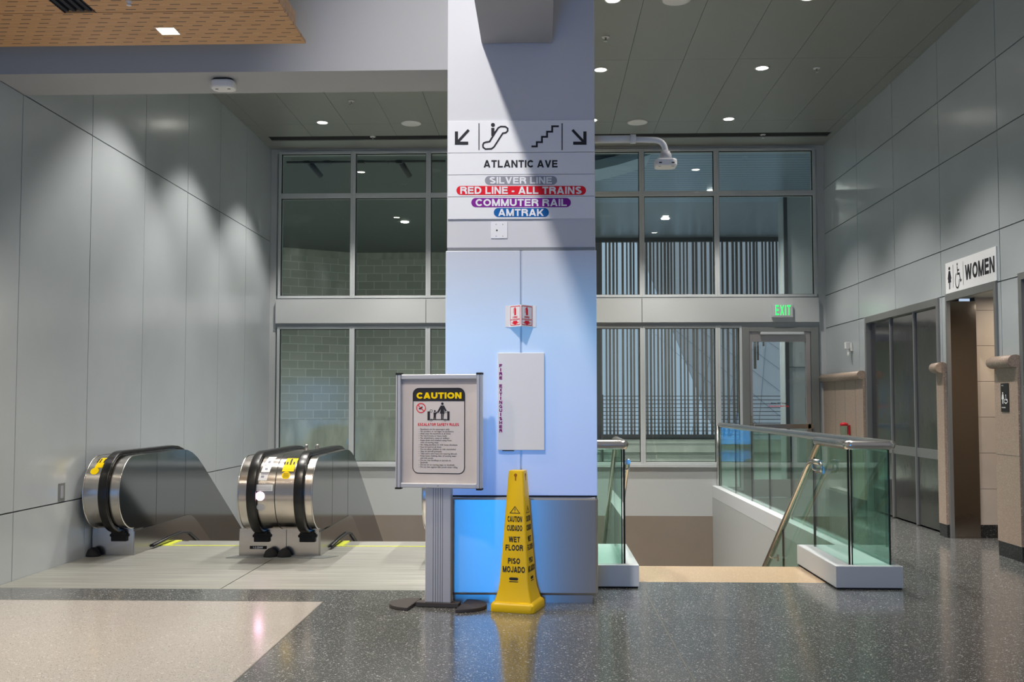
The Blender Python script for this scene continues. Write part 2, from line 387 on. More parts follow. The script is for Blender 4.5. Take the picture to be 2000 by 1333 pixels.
def caps(m, s, u0, u1, v0, v1, fn, mi=0, t=.225, gap=.12):
    W_ = sum(glyph(c, t)[0] for c in s)+gap*(len(s)-1); sx_ = (u1-u0)/W_; sy_ = (v1-v0); x = 0
    for c in s:
        w_, pl_, pg = glyph(c, t)[:3]; cl = c == 'O'; k = 0
        p0 = Vector(fn(u0, v0)); nn = (Vector(fn(u1, v0))-p0).cross(Vector(fn(u0, v1))-p0).normalized()   # each stroke a hair apart, so none coincide
        for q in pl_+pg:
            d_ = nn*(k*7e-5); k += 1
            g = lambda a, b: tuple(Vector(fn(u0+(x+a)*sx_, v0+b*sy_))+d_)
            if k <= len(pl_): stroke(m, q, t, g, mi, cl)
            else: m.flat(q, g, mi)
        x += w_+gap
def circ(cx, cy, r, n=20, a0=0, a1=2*PI, ry=None):
    ry = ry or r; full = abs(a1-a0-2*PI) < 1e-6
    return [(cx+r*math.cos(a0+(a1-a0)*k/(n if full else n-1)), cy+ry*math.sin(a0+(a1-a0)*k/(n if full else n-1))) for k in range(n)]
def stroke(m, pts, wd, fn, mi=0, closed=False):
    """flat band along a polyline with mitred joins"""
    pts = [Vector(p) for p in pts]; pts = [p for i, p in enumerate(pts) if i == 0 or (p-pts[i-1]).length > 1e-5]
    if closed and (pts[0]-pts[-1]).length < 1e-5: pts.pop()
    L_, R_ = [], []; n = len(pts)
    for i, p in enumerate(pts):
        a = pts[i-1] if (i > 0 or closed) else None; b = pts[(i+1) % n] if (i < n-1 or closed) else None
        d0 = (p-a).normalized() if a is not None else None; d1 = (b-p).normalized() if b is not None else None
        if d0 is None: d0 = d1
        if d1 is None: d1 = d0
        t = (d0+d1); t = t.normalized() if t.length > 1e-6 else d0; nn = Vector((-t.y, t.x)); k = wd/2/max(.4, nn.dot(Vector((-d0.y, d0.x))))
        L_.append(p+nn*k); R_.append(p-nn*k)
    vs = [fn(q.x, q.y) for q in L_]+[fn(q.x, q.y) for q in R_]
    m.add(vs, [(i, (i+1) % n, n+(i+1) % n, n+i) for i in range(n if closed else n-1)], mi)
def rrect(u0, u1, v0, v1, r, n=6):
    out = []
    for cx, cy, a in ((u1-r, v1-r, 0), (u0+r, v1-r, PI/2), (u0+r, v0+r, PI), (u1-r, v0+r, 1.5*PI)):
        out += [(cx+r*math.cos(a+PI/2*k/n), cy+r*math.sin(a+PI/2*k/n)) for k in range(n+1)]
    return out
def clip_rects(rect, holes):
    out = [rect]
    for h in holes:
        nxt = []
        for a0, a1, b0, b1 in out:
            if h[0] >= a1 or h[1] <= a0 or h[2] >= b1 or h[3] <= b0: nxt.append((a0, a1, b0, b1)); continue
            if h[0] > a0: nxt.append((a0, h[0], b0, b1))
            if h[1] < a1: nxt.append((h[1], a1, b0, b1))
            m0, m1 = max(a0, h[0]), min(a1, h[1])
            if h[2] > b0: nxt.append((m0, m1, b0, h[2]))
            if h[3] < b1: nxt.append((m0, m1, h[3], b1))
        out = nxt
    return [r for r in out if r[1]-r[0] > .012 and r[3]-r[2] > .012]

# ================================================= THE SETTING
XL, XR, YB, CEIL = -4.02, 4.10, 14.5, 5.12
# --- floor
fl = M()
for r in ((-9, -1.49, 7.218-.431, 7.218), (-1.49, 9, -7, 7.218), (-.30, .70, 7.218, 8.45), (.70, 2.12, 7.218, 7.61), (2.12, 4.4, 7.218, 8.45), (2.45, 4.4, 8.45, 14.6), (4.4, 9, 7.218, 10.2)):
    fl.box(r[0], r[1], r[2], r[3], -.25, 0)
fl.box(-9, -1.49, -7, 6.787, -.25, 0, 1)
fl.box(-.30, .22, 8.45, 9.73, -.25, 0)
struct('floor', fl, ['terrazzo_dark', 'terrazzo_light'], recalc=False)
# --- thin metal divider strips in the terrazzo
st = M(); st.box(.726, .734, -4, 7.25, -.01, .0012); st.box(-1.494, -1.486, -4, 6.79, -.01, .0012); st.box(-9, -1.49, 6.783, 6.791, -.01, .0012); st.box(.73, 6, 6.30, 6.304, -.01, .0008)
struct('trim_1', st, 'brass')
# --- side walls of metal panels
def panel_wall(name, X, sgn, ys, zs, holes, depth=.03):
    m = M(); g = .005
    for i in range(len(ys)-1):
        for j in range(len(zs)-1):
            for r in clip_rects((ys[i]+g, ys[i+1]-g, zs[j]+g, zs[j+1]-g), holes):
                m.box(X, X-sgn*depth*-1, *r)
    for r in clip_rects((ys[0], ys[-1], zs[0], zs[-1]), holes):
        m.box(X+sgn*.012, X+sgn*.10, *r, m=1)
    return struct(name, m, ['panel', 'panel_gap'], bevel=0)
ysL = [5.3, 6.5, P(43, 300, X=XL)[1], P(178, 400, X=XL)[1], P(281, 500, X=XL)[1], P(365, 500, X=XL)[1], P(428, 500, X=XL)[1], P(480, 500, X=XL)[1], YB+.1]
wl = M(); g = .005
zsL = [-3.9, -1.2, .52, 3.74, 6.6]
def pw(name, X, sgn, ys, zs, holes):
    m = M()
    for i in range(len(ys)-1):
        for j in range(len(zs)-1):
            for r in clip_rects((ys[i]+g, ys[i+1]-g, zs[j]+g, zs[j+1]-g), holes):
                m.box(X, X+sgn*.02, r[0], r[1], r[2], r[3])
    for r in clip_rects((ys[0], ys[-1], zs[0], zs[-1]), holes):
        m.box(X+sgn*.014, X+sgn*.12, r[0], r[1], r[2], r[3], 1)
    return struct(name, m, ['panel', 'panel_gap'], recalc=False)
pw('wall_left', XL, -1, ysL, zsL, [])
EL0, EL1, WD0, WD1 = 10.38, 12.73, 9.06, 10.19          # lift bank and women's doorway along the wall
ysR = [5.2, 6.4, 7.68, 9.0, 10.32, 11.66, 13.0, YB+.1]
zsR = [0, 1.69, 2.44, 2.91, 3.81, 4.47, CEIL+1.2]
holesR = [(EL0, EL1, 0, 2.44), (WD0, WD1, 0, 2.45), (7.55, 8.62, 0, 2.46)]
pw('wall_right', XR, 1, ysR, zsR, holesR)
# --- granite wainscot on the right wall, split by the openings
for i, (a, b) in enumerate(((EL1, YB), (WD1, EL0), (8.62, WD0))):
    m = M(); m.box(XR-.05, XR-.001, a+.002, b-.002, .13, 1.66); m.box(XR-.045, XR-.001, a+.002, b-.002, 0, .13, 1)
    if b-a > .4:
        k = a+.30
        while k < b-.2: m.box(XR-.0515, XR-.049, k, k+.005, .13, 1.66, 2); k += .45
        m.box(XR-.0515, XR-.049, a, b, .895, .90, 2)
    e0, e1 = a+(.01 if i != 0 else 0), b-.002
    m.sweep([(XR-.06, e0+.0, 1.71), (XR-.06, e1, 1.71)], [(.065*math.cos(2*PI*k/20), .055*math.sin(2*PI*k/20)) for k in range(20)], 3)
    struct('trim_%d' % (2+i), m, ['granite', 'granite_black', 'grout', 'granite'])
# --- ceiling of square metal panels, with slot
cm = M(); sl0, sl1 = 13.80, 14.02
xs = [.35+.6*k for k in range(-8, 8)]; yy = [7.5, 8.4, 10.8, 13.2, sl0]
def ceil_cell(a0, a1, b0, b1):
    a0, a1 = max(a0, XL), min(a1, XR)
    if a1-a0 < .02: return
    cm.box(a0+.002, a1-.002, b0+.002, b1-.002, CEIL, CEIL+.02)
for i in range(len(xs)-1):
    for j in range(len(yy)-1): ceil_cell(xs[i], xs[i+1], yy[j], yy[j+1])
    if xs[i] > .3: ceil_cell(xs[i], xs[i+1], 5.9, 7.5)
cm.box(XL, XR, sl1, YB+.1, CEIL, CEIL+.02); cm.box(XL, P(530, 275, Z=CEIL)[0], sl0, sl1, CEIL, CEIL+.02); cm.box(P(1616, 267, Z=CEIL)[0], XR, sl0, sl1, CEIL, CEIL+.02)
cm.box(XL, XR, 5.9, YB+.2, CEIL+.014, CEIL+.3, 1)
struct('ceiling', cm, ['ceiling', 'matte_black'], recalc=False)
# --- bulkhead over the escalators and the beam that runs from the column over the viewer
m = M(); m.box(XL, -.655, 7.02, 7.51, 3.74, 6.6); struct('trim_5', m, 'drywall')
m = M(); m.box(-.42, .07, 3.2, 6.79, 3.845, 4.9); struct('trim_6', m, 'drywall')
# --- back wall: head, jambs, spandrel, sill wall, tan wall below floor level
xl0 = P(545, 400, Y=YB)[0]; xr0 = P(1592, 400, Y=YB)[0]
zt0 = P(700, 300, Y=YB)[2]; zt1 = P(760, 377, Y=YB)[2]; zt2 = P(760, 388, Y=YB)[2]; zu = P(760, 577, Y=YB)[2]
zb1 = P(760, 585, Y=YB)[2]; zb0 = P(760, 632, Y=YB)[2]; zl1 = P(760, 642, Y=YB)[2]; zl0 = P(760, 900, Y=YB)[2]; zs0 = P(760, 909, Y=YB)[2]
XD = P(1449, 700, Y=YB)[0]
m = M()
m.box(XL, XR, YB, YB+.15, zt0+.0, CEIL+.02); m.box(XL, xl0-.03, YB, YB+.15, -.27, zt0); m.box(xr0+.03, XR, YB, YB+.15, -.27, zt0)
m.box(XL, 2.56, YB, YB+.15, -.27, zs0); m.box(XL, XR, YB+.02, YB+.15, zu, zl1+.0)
m.box(XL, XR, YB, YB+.15, -4, -.27, 1)
m.box(2.56, XD, YB, YB+.15, -.27, .10)
struct('wall_back', m, ['back_paint', 'tan_paint'], recalc=False)
m = M(); xb = [P(540, 600, Y=YB)[0], P(833, 600, Y=YB)[0], -.2, P(1253, 600, Y=YB)[0], P(1598, 600, Y=YB)[0]]
for i in range(4): m.box(xb[i]+.004, xb[i+1]-.004, YB-.07, YB+.03, zb0, zb1)
m.box(xb[0]+.01, xb[-1]-.01, YB-.06, YB+.02, zb0+.01, zb1-.01, 1)
struct('trim_7', m, ['back_paint', 'panel_gap'])
m = M(); m.box(xl0-.06, 2.50, YB-.05, YB+.02, zs0-.02, zs0+.02); struct('trim_8', m, 'alu_frame')
# vertical mullion lines in photo pixels -> wall plane
mx_ = [xl0, P(690, 400, Y=YB)[0], P(837, 400, Y=YB)[0], -.60, .42, P(1253, 400, Y=YB)[0], P(1399, 400, Y=YB)[0], xr0]
hw = .037
n = 0
def window(x0, x1, z0, z1, fw=.037, bottom=None):
    global n; n += 1
    e = bpy.data.objects.new('window_%d' % n, None); col.objects.link(e); e.location = ((x0+x1)/2, YB, z0); WL[e] = Vector(e.location); e['kind'] = 'structure'
    a = M(); y0, y1 = YB-.03, YB+.10; fb = bottom or fw
    a.box(x0, x0+fw, y0, y1, z0, z1); a.box(x1-fw, x1, y0, y1, z0, z1); a.box(x0+fw, x1-fw, y0, y1, z1-fw, z1); a.box(x0+fw, x1-fw, y0, y1, z0, z0+fb)
    gk = M(); t = .007
    for q in ((x0+fw, x0+fw+t, z0+fb, z1-fw), (x1-fw-t, x1-fw, z0+fb, z1-fw), (x0+fw, x1-fw, z1-fw-t, z1-fw), (x0+fw, x1-fw, z0+fb, z0+fb+t)):
        gk.box(q[0], q[1], YB+.0, YB+.03, q[2], q[3])
    fr = obj('window_frame', a, 'alu_frame', e, bevel=.003); obj('gasket', gk, 'matte_black', fr)
    gl = M(); gl.box(x0+fw-.002, x1-fw+.002, YB+.025, YB+.033, z0+fb-.002, z1-fw+.002); obj('pane', gl, 'window_glass', e)
for i in range(7):
    a, b = mx_[i], mx_[i+1]
    window(a, b, (zt1+zt2)/2, zt0+.03); window(a, b, zu-.045, (zt1+zt2)/2)
    if i < 6: window(a, b, zs0, zl1+.03, bottom=.05)
window(mx_[6], XD, .10, zl1+.03)
# --- emergency exit door at the right of the glazed wall
dx0, dx1 = P(1457, 700, Y=YB)[0], P(1590, 700, Y=YB)[0]; dz = P(1520, 648, Y=YB)[2]
m = M(); y0, y1 = YB-.04, YB+.10
m.box(XD, dx0+.045, y0, y1, 0, dz+.06); m.box(dx1-.05, dx1+.06, y0, y1, 0, dz+.06); m.box(dx0+.045, dx1-.05, y0, y1, dz-.005, dz+.06)
d = struct('door_1', m, 'alu_dark', bevel=.003)
m = M(); lx0, lx1 = dx0+.05, dx1-.055; gx0, gx1 = P(1469, 700, Y=YB)[0], P(1573, 700, Y=YB)[0]; gz = P(1520, 668, Y=YB)[2]
m.box(lx0, gx0, YB-.02, YB+.03, .01, dz-.01); m.box(gx1, lx1, YB-.02, YB+.03, .01, dz-.01); m.box(gx0, gx1, YB-.02, YB+.03, gz, dz-.01); m.box(gx0, gx1, YB-.02, YB+.03, .01, .26)
lf = obj('door_leaf', m, 'door_alu', d, bevel=.003)
m = M(); m.box(gx0, gx1, YB, YB+.008, .26, gz); obj('door_glass', m, 'window_glass', d)
m = M(); zz = P(1520, 833, Y=YB-.08)[2]; m.box(P(1472, 833, Y=YB)[0], P(1586, 833, Y=YB)[0], YB-.09, YB-.06, zz-.035, zz+.03); m.box(gx0-.05, gx0, YB-.09, YB, zz-.04, zz+.04); m.box(gx1, gx1+.05, YB-.09, YB, zz-.04, zz+.04); m.tube([(gx0-.03, YB-.06, zz+.02), (gx0-.03, YB-.06, zz+.16)], .012)
obj('push_bar', m, 'bronze_rail', d, bevel=.004)
m = M(); zc = P(1520, 652, Y=YB)[2]; m.box(P(1483, 652, Y=YB)[0], P(1568, 652, Y=YB)[0], YB-.08, YB-.03, zc-.02, zc+.02); obj('door_closer', m, 'alu_frame', d, bevel=.006)
m = M(); pl = lambda u, v: (u, YB-.003, v)
za, zb_ = P(1520, 785, Y=YB)[2], P(1520, 794, Y=YB)[2]
text(m, 'Alarm Will Sound', P(1505, 787, Y=YB)[0], P(1538, 787, Y=YB)[0], P(1, 790, Y=YB)[2], P(1, 786, Y=YB)[2], pl); text(m, 'Emergency Exit Only', P(1502, 787, Y=YB)[0], P(1541, 787, Y=YB)[0], P(1, 796, Y=YB)[2], P(1, 792, Y=YB)[2], pl, 1)
obj('lettering', m, ['ink', 'red_ink'], d)
# --- stairwell and escalator well: slab edges and inner walls
m = M()
m.box(2.442, 2.60, 8.452, YB, -4, .0); m.box(.22, .36, 8.45, YB, -4, .155); m.box(-4.02, 4.1, YB-.0, YB+.01, -4, -3.95); m.box(-.30, -.2, 9.73, YB, -4, -.02)
m.box(XL, XR, 9, YB, -4.1, -4.0)
struct('wall_stairwell', m, 'back_paint', recalc=False)

# --- stairs
t = thing('staircase', 'speckled golden granite stairs going down between the two glass guards', 'stairs', (1.4, 7.61, 0))
m = M(); m.box(.70, 2.12, 7.61, 8.35, -.20, 0); m.box(.36, .70, 8.452, 8.46, -.2, -.001); obj('landing', m, 'granite_gold', t)
m = M(); y = 8.35; z = 0
while z > -3.8:
    z -= .18; m.box(.362, 2.448, y, y+.29, z-.25, z); y += .275
obj('flight', m, 'granite_gold', t)

# --- curbs with glass guards
def curb(name, label, boxes):
    m = M()
    for b in boxes: m.box(*b)
    gp = M()
    for b in boxes: gp.box(b[0]+.008, b[1]-.008, b[2]+.008, b[3]-.008, .0, .012)
    c = thing(name, label, 'kerb', (boxes[0][0], boxes[0][2], 0))
    obj('kerb_block', m, 'curb_white', c, bevel=.004); obj('shadow_gap', gp, 'matte_black', c)
    return c
curb('guard_kerb', 'L-shaped white kerb block under the right glass stair guard', [(2.12, 2.60, 7.34, 8.45, .012, .168), (2.44, 2.60, 8.452, YB-.001, .0, .168)])
curb('guard_kerb', 'short white kerb block under the glass guard beside the column', [(.22, .70, 7.34, 8.45, .012, .168)])
def glass_panel(parent, a, b, zfun, thick=.014, name='glass_panel', ends=(True, True)):
    """upright pane from a to b (x,y) with bottom/top heights at both ends"""
    ax_, ay = a; bx_, by = b; d = Vector((bx_-ax_, by-ay)); L_ = d.length; d.normalize(); nn = Vector((-d.y, d.x))*thick/2; e = .007
    z0a, z1a, z0b, z1b = zfun
    def slab(m, t0, t1, mi):
        q = []
        for t in (t0, t1):
            p = Vector(a)+d*t; k = t/L_
            za, zb = z0a+(z0b-z0a)*k, z1a+(z1b-z1a)*k
            for s_ in (1, -1):
                q += [(p.x+nn.x*s_, p.y+nn.y*s_, za), (p.x+nn.x*s_, p.y+nn.y*s_, zb)]
        m.add(q, [(0, 1, 5, 4), (2, 6, 7, 3), (0, 2, 3, 1), (4, 5, 7, 6), (1, 3, 7, 5), (0, 4, 6, 2)], mi)
    m = M(); slab(m, e if ends[0] else 0, L_-(e if ends[1] else 0), 0); 
    if ends[0]: slab(m, 0, e, 1)
    if ends[1]: slab(m, L_-e, L_, 1)
    return obj(name, m, ['guard_glass', 'glass_edge'], parent)
def fillet(path, r, n=6):
    out = [Vector(path[0])]
    for i in range(1, len(path)-1):
        p0, p1, p2 = Vector(path[i-1]), Vector(path[i]), Vector(path[i+1]); a = (p0-p1).normalized(); b = (p2-p1).normalized()
        s_, e_ = p1+a*r, p1+b*r
        for k in range(n+1):
            t_ = k/n; out.append(s_*(1-t_)**2+p1*2*t_*(1-t_)+e_*t_**2)
    out.append(Vector(path[-1])); return out
ZG0, ZG1, ZR = .15, 1.02, 1.04
g1 = thing('glass_guard', 'right-hand green glass stair guard with wide steel cap rail running to the back wall', 'railing', (2.24, 7.4, .168))
glass_panel(g1, (2.24, 7.41), (2.24, 8.33), (ZG0, ZG1, ZG0, ZG1))
glass_panel(g1, (2.255, 7.41), (2.535, 7.41), (ZG0, ZG1, ZG0, ZG1))
js = [7.425, 8.32, 9.42, 10.30, 11.28, 12.23, 13.25, YB-.02]
for i in range(7): glass_panel(g1, (2.54, js[i]+.004), (2.54, js[i+1]-.004), (ZG0, ZG1, ZG0, ZG1))
def lnz(y): return 1.0-.665*(y-8.22)
for a, b in ((8.34, 9.42), (9.43, 10.5), (10.51, 11.6)):
    glass_panel(g1, (2.24, a), (2.24, b), (lnz(a)-1.05 if a > 8.5 else -.1, lnz(a)-.02, lnz(b)-1.05, lnz(b)-.02))
m = M(); sec = [(.036*math.cos(2*PI*k/16), .036*math.sin(2*PI*k/16)) for k in range(16)]
m.sweep(fillet([(2.24, 8.22, ZR), (2.24, 7.40, ZR), (2.555, 7.40, ZR), (2.555, YB-.005, ZR)], .03), sec, up=Vector((0, 0, 1)))
m.tube([(2.52, YB-.04, ZR-.01), (2.52, YB-.04, .16)], .018)
obj('cap_rail', m, 'steel_rail', g1)
m = M(); m.tube(fillet([(2.24, 8.14, ZR), (2.24, 8.22, 1.0), (2.24, 12.0, lnz(12.0))], .03), .026); obj('sloping_cap_rail', m, 'bronze_rail', g1)
m = M()
m.tube(fillet([(2.17, 7.90, .885), (2.15, 8.12, .885), (2.15, 12.2, .885-.665*4.0)], .08), .02)
m.tube(fillet([(2.17, 7.90, .885), (2.17, 7.86, .87), (2.17, 7.86, .82), (2.17, 8.02, .80)], .02), .010)
for yb in (8.05, 9.6, 11.0):
    zz = .885 if yb < 8.12 else .885-.665*(yb-8.2)
    m.tube(fillet([(2.15, yb, zz), (2.15, yb, zz-.07), (2.235, yb, zz-.07)], .03), .008); m.box(2.222, 2.234, yb-.02, yb+.02, zz-.10, zz-.04)
obj('handrail', m, 'steel_rail', g1)
g2 = thing('glass_guard', 'short glass stair guard with rounded steel cap rail beside the column', 'railing', (.60, 7.4, .168))
glass_panel(g2, (.60, 7.41), (.60, 8.33), (ZG0, ZG1, ZG0, ZG1)); glass_panel(g2, (.27, 7.41), (.585, 7.41), (ZG0, ZG1, ZG0, ZG1)); glass_panel(g2, (.26, 7.425), (.26, 8.33), (ZG0, ZG1, ZG0, ZG1))
for a, b in ((8.34, 9.42), (9.43, 10.5), (10.51, 11.6)):
    glass_panel(g2, (.60, a), (.60, b), (lnz(a)-1.05 if a > 8.5 else -.1, lnz(a)-.02, lnz(b)-1.05, lnz(b)-.02))
m = M(); m.sweep(fillet([(.60, 8.22, ZR), (.60, 7.40, ZR), (.26, 7.40, ZR), (.26, 8.4, ZR)], .03), sec, up=Vector((0, 0, 1))); obj('cap_rail', m, 'steel_rail', g2)
m = M(); m.tube(fillet([(.60, 8.14, ZR), (.60, 8.22, 1.0), (.60, 12.0, lnz(12.0))], .03), .026); obj('sloping_cap_rail', m, 'bronze_rail', g2)
m = M(); m.tube(fillet([(.67, 7.90, .885), (.69, 8.12, .885), (.69, 12.2, .885-.665*4.0)], .08), .02)
for yb in (8.05, 9.6, 11.0):
    zz = .885 if yb < 8.12 else .885-.665*(yb-8.2)
    m.tube(fillet([(.69, yb, zz), (.69, yb, zz-.07), (.605, yb, zz-.07)], .03), .008)
obj('handrail', m, 'steel_rail', g2)

# ================================================= ESCALATORS
for (x0, x1, lab) in ((XL, -2.34, 'left ribbed metal escalator landing plate beside the panel wall'), (-2.34, -.30, 'right ribbed metal escalator landing plate in front of the paired newels')):
    m = M(); m.box(x0+.004, x1-.004, 7.222, 9.40, -.03, 0.0); o = thing('landing_plate', lab, 'floor plate', ((x0+x1)/2, 8.3, 0)); obj('plate', m, 'ribbed_plate', o)
    m = M(); m.box(x0+.02, x1-.001, 7.22, 9.40, -.25, -.006); obj('plate_tray', m, 'matte_black', o)
EC = (8.78, .565)                      # centre of the newel loop (y, z)
def rail_z(y, top): 
    if y < 9.95: return top
    if y < 10.55: return top-.5*(y-9.95)**2
    return top-.18-.6*(y-10.55)
def skirt_z(y):
    if y < 10.1: return .212
    if y < 10.4: return .212-(y-10.1)**2
    return .212-.09-.6*(y-10.4)
YE = 13.6
def drum_pt(x, a, r=.3205): return (x, EC[0]-r*math.cos(a), EC[1]+r*math.sin(a))
def drum_patch(m, x0, x1, z0, z1, mi=0, r=.3215, skew=0):
    a0 = math.asin(max(-1, min(1, (z0-EC[1])/.32))); a1 = math.asin(max(-1, min(1, (z1-EC[1])/.32))); n = 8
    vs = []
    for k in range(n+1):
        a = a0+(a1-a0)*k/n; vs += [drum_pt(x0+skew*k/n, a, r), drum_pt(x1+skew*k/n, a, r)]
    m.add(vs, [(2*k, 2*k+1, 2*k+3, 2*k+2) for k in range(n)], mi)
def drum_disc(m, xc, zc, rad, mi=0, r=.322):
    a = math.asin((zc-EC[1])/.32); n = 20
    m.add([drum_pt(xc+rad*math.cos(2*PI*k/n), a+rad/.32*math.sin(2*PI*k/n), r) for k in range(n)], [tuple(range(n))], mi)
def newel(label, d0, d1, b0, b1, rails, inner, seam=None):
    """d0..d1 drum width, b0..b1 base width; rails handrail x; inner: sides (+1/-1) that face moving steps"""
    t = thing('escalator_balustrade', label, 'escalator balustrade', ((b0+b1)/2, 8.8, 0))
    # drum and body profile (y,z)
    R = .32; prof = [(EC[0]-R*math.cos(a), EC[1]+R*math.sin(a)) for a in [(-PI/2)+PI*k/28 for k in range(29)]]
    top = [(y, rail_z(y, .885)) for y in [9.2, 9.6, 9.95, 10.1, 10.25, 10.4, 10.55, 11.5, 12.5, YE]]
    bot = [(y, skirt_z(y)-.01) for y in [YE, 12, 11, 10.55, 10.4, 10.25, 10.1, 9.5]]
    poly = prof+top+bot+[(EC[0], .235)]
    m = M(); m.prism(poly, 'x', d0, d1, 0, True, cap_m=1); o = obj('newel_drum', m, ['steel', 'steel_side'], t)
    o.modifiers.new('edge', 'EDGE_SPLIT').split_angle = .6
    # polished rim round the edge of each side
    for xs_ in (d0, d1):
        sgn = 1 if xs_ == d1 else -1
        m = M(); m.sweep([(xs_+sgn*.001, y, z) for y, z in prof+[(9.0, .885)]], [(.006*math.cos(2*PI*k/8), .006*math.sin(2*PI*k/8)) for k in range(8)]); obj('edge_trim', m, 'steel_rail', t)
    m = M()
    for yj in (9.30, 10.05):
        for xs_, sg in ((d0, -1), (d1, 1)): m.box(xs_, xs_+sg*.001, yj, yj+.004, skirt_z(yj), .865)
    obj('panel_joint', m, 'black', t)
    # base block and skirting
    sk = [(8.80, 0), (8.80, .235), (9.0, .212)]+[(y, skirt_z(y)) for y in (9.5, 10.1, 10.2, 10.3, 10.4, 11, 12, YE)]+[(YE, skirt_z(YE)-.4), (10.6, -.35), (9.76, -.26), (9.74, 0)]
    m = M(); m.prism([(8.80, 0), (8.80, .238), (9.02, .238), (9.02, 0)], 'x', b0, b1); obj('base_block', m, 'steel', t, bevel=.003)
    for s_ in inner:
        xa, xb_ = (d1-.02, max(d1, b1)+.004) if s_ > 0 else (min(b0, d0)-.004, d0+.02)
        m = M(); m.prism([(8.803, 0), (8.803, .212)]+[(y, skirt_z(y)) for y in (9.5, 10.1, 10.2, 10.3, 10.4, 11, 12, YE)]+[(YE, skirt_z(YE)-.5), (10.6, -.45), (9.45, -.25), (9.41, 0)], 'x', xa, xb_)
        obj('skirting', m, 'steel_skirt', t, bevel=.002)
        xbr = xb_+.012 if s_ > 0 else xa-.012
        m = M(); m.tube([(xbr, 9.2, .028), (xbr, 9.6, .05), (xbr, 9.95, .055), (xbr, 10.15, .03), (xbr, 10.5, -.12), (xbr, 12, -1.02)], .013, seg=8); obj('skirt_brush', m, 'black', t)
        m = M(); m.box(xbr-.004, xbr+.06 if s_ > 0 else xbr-.06, 9.41, 9.78, -.02, .003); obj('safety_edge', m, 'lime', t)
    if seam is not None:
        m = M(); m.sweep([(seam, EC[0]-.3205*math.cos(a), EC[1]+.3205*math.sin(a)) for a in [(-PI/2)+PI*k/20 for k in range(21)]], [(-.003, -.002), (.003, -.002), (.003, .002), (-.003, .002)], sm=False)
        m.box(seam+.02-.002, seam+.02+.002, 8.798, 8.80, .0, .235); obj('drum_joint', m, 'black', t)
    # handrails: rounded C section following the loop, then down the incline
    hs = []
    for a, b in rrect(-.042, .042, -.016, .016, .014, 4): hs.append((a, b))
    for hx in rails:
        rr = .345; path = [(hx, 8.86, .19), (hx, 8.80, .213)]+[(hx, EC[0]-rr*math.cos(a), EC[1]+rr*math.sin(a)) for a in [(-PI/2)+.12+(PI-.12)*k/30 for k in range(31)]]
        path += [(hx, y, rail_z(y, .91)) for y in (9.2, 9.6, 9.95, 10.1, 10.25, 10.4, 10.55, 11.5, 12.5, YE)]
        m = M(); m.sweep(path, hs); h = obj('handrail', m, 'rubber', t)
        m = M(); pp = [(x_, EC[0]+(y-EC[0])*.955, EC[1]+(z-EC[1])*.955) if y < 9 else (x_, y, z-.022) for x_, y, z in path[2:]]
        m.sweep(pp, [(-.020, -.010), (.020, -.010), (.020, .010), (-.020, .010)], sm=False); obj('handrail_guide', m, 'steel_side', h)
        m = M(); m.box(hx-.070, hx+.070, 8.772, 8.80, .125, .205); m.box(hx-.082, hx+.082, 8.775, 8.80, .165, .19); m.box(hx-.055, hx+.055, 8.74, 8.80, .19, .225); obj('handrail_inlet', m, 'matte_black', t, bevel=.006)
    return t
nl = newel('single newel and balustrade of the left escalator against the panel wall', -3.94, -3.63, -4.006, -3.635, [-3.757], [1])
nm = newel('paired newel in the middle with a glowing pink indicator and two handrails', -2.60, -1.967, -2.684, -1.977, [-2.48, -2.075], [1, -1], -2.285)
newel('right balustrade of the second escalator behind the caution sign', -1.02, -.70, -1.02, -.64, [-.86], [-1])
# decals on the drums
def PZ(y): return P(560, y, Y=8.5)[2]
def PX(x): return P(x, 940, Y=8.47)[0]
m = M(); drum_patch(m, PX(547), PX(570), PZ(922), .866, skew=.012); drum_disc(m, PX(556), PZ(929), .036); obj('warning_sticker', m, 'yellow_ink', nm)
m = M()
for k, (px, py) in enumerate(((549, 907), (554, 907), (560, 903), (567, 907))):
    drum_patch(m, PX(px)-.006, PX(px)+.006, PZ(py+2.5), PZ(py-2.5), r=.323)
drum_patch(m, PX(559), PX(562), PZ(910), PZ(899), r=.323)
drum_patch(m, PX(549), PX(571), .868, .872, r=.323)
for k in range(4): drum_patch(m, PX(551), PX(562), PZ(926+k*2.2), PZ(926+k*2.2)+.0025, r=.3235)
obj('sticker_print', m, 'ink', nm)
m = M(); drum_patch(m, PX(509), PX(524), PZ(910.5), PZ(896), skew=.01); drum_patch(m, PX(506), PX(523), PZ(923.5), PZ(912), skew=.008); drum_patch(m, PX(503), PX(520), PZ(939), PZ(925), skew=.008); drum_patch(m, PX(498), PX(533), PZ(959), PZ(947))
obj('label_plate', m, 'sign_white', nm)
m = M(); drum_patch(m, PX(515), PX(520), PZ(907), PZ(903), r=.323); drum_patch(m, PX(513), PX(518), PZ(919), PZ(916), r=.323); drum_patch(m, PX(507), PX(521), PZ(928), PZ(925), r=.323); drum_patch(m, PX(508), PX(514), PZ(934), PZ(930), r=.323)
for k in range(5): drum_patch(m, PX(500), PX(531), PZ(949.4+k*2), PZ(948.8+k*2), r=.323)
obj('label_print', m, 'grey_ink', nm)
m = M(); drum_disc(m, PX(509), PZ(969), .038, r=.324); o = obj('indicator_lamp', m, 'lamp_pink', nm); o['label'] = 'round indicator lamp glowing pink'
m = M(); drum_disc(m, PX(509), PZ(991), .034); obj('key_switch_cover', m, 'grey_plastic', nm)
m = M(); m.box(P(488, 1070, Y=8.8)[0], P(521, 1070, Y=8.8)[0], 8.796, 8.80, P(500, 1073, Y=8.8)[2], P(500, 1067, Y=8.8)[2]); ip = obj('number_plate', m, 'matte_black', nm)
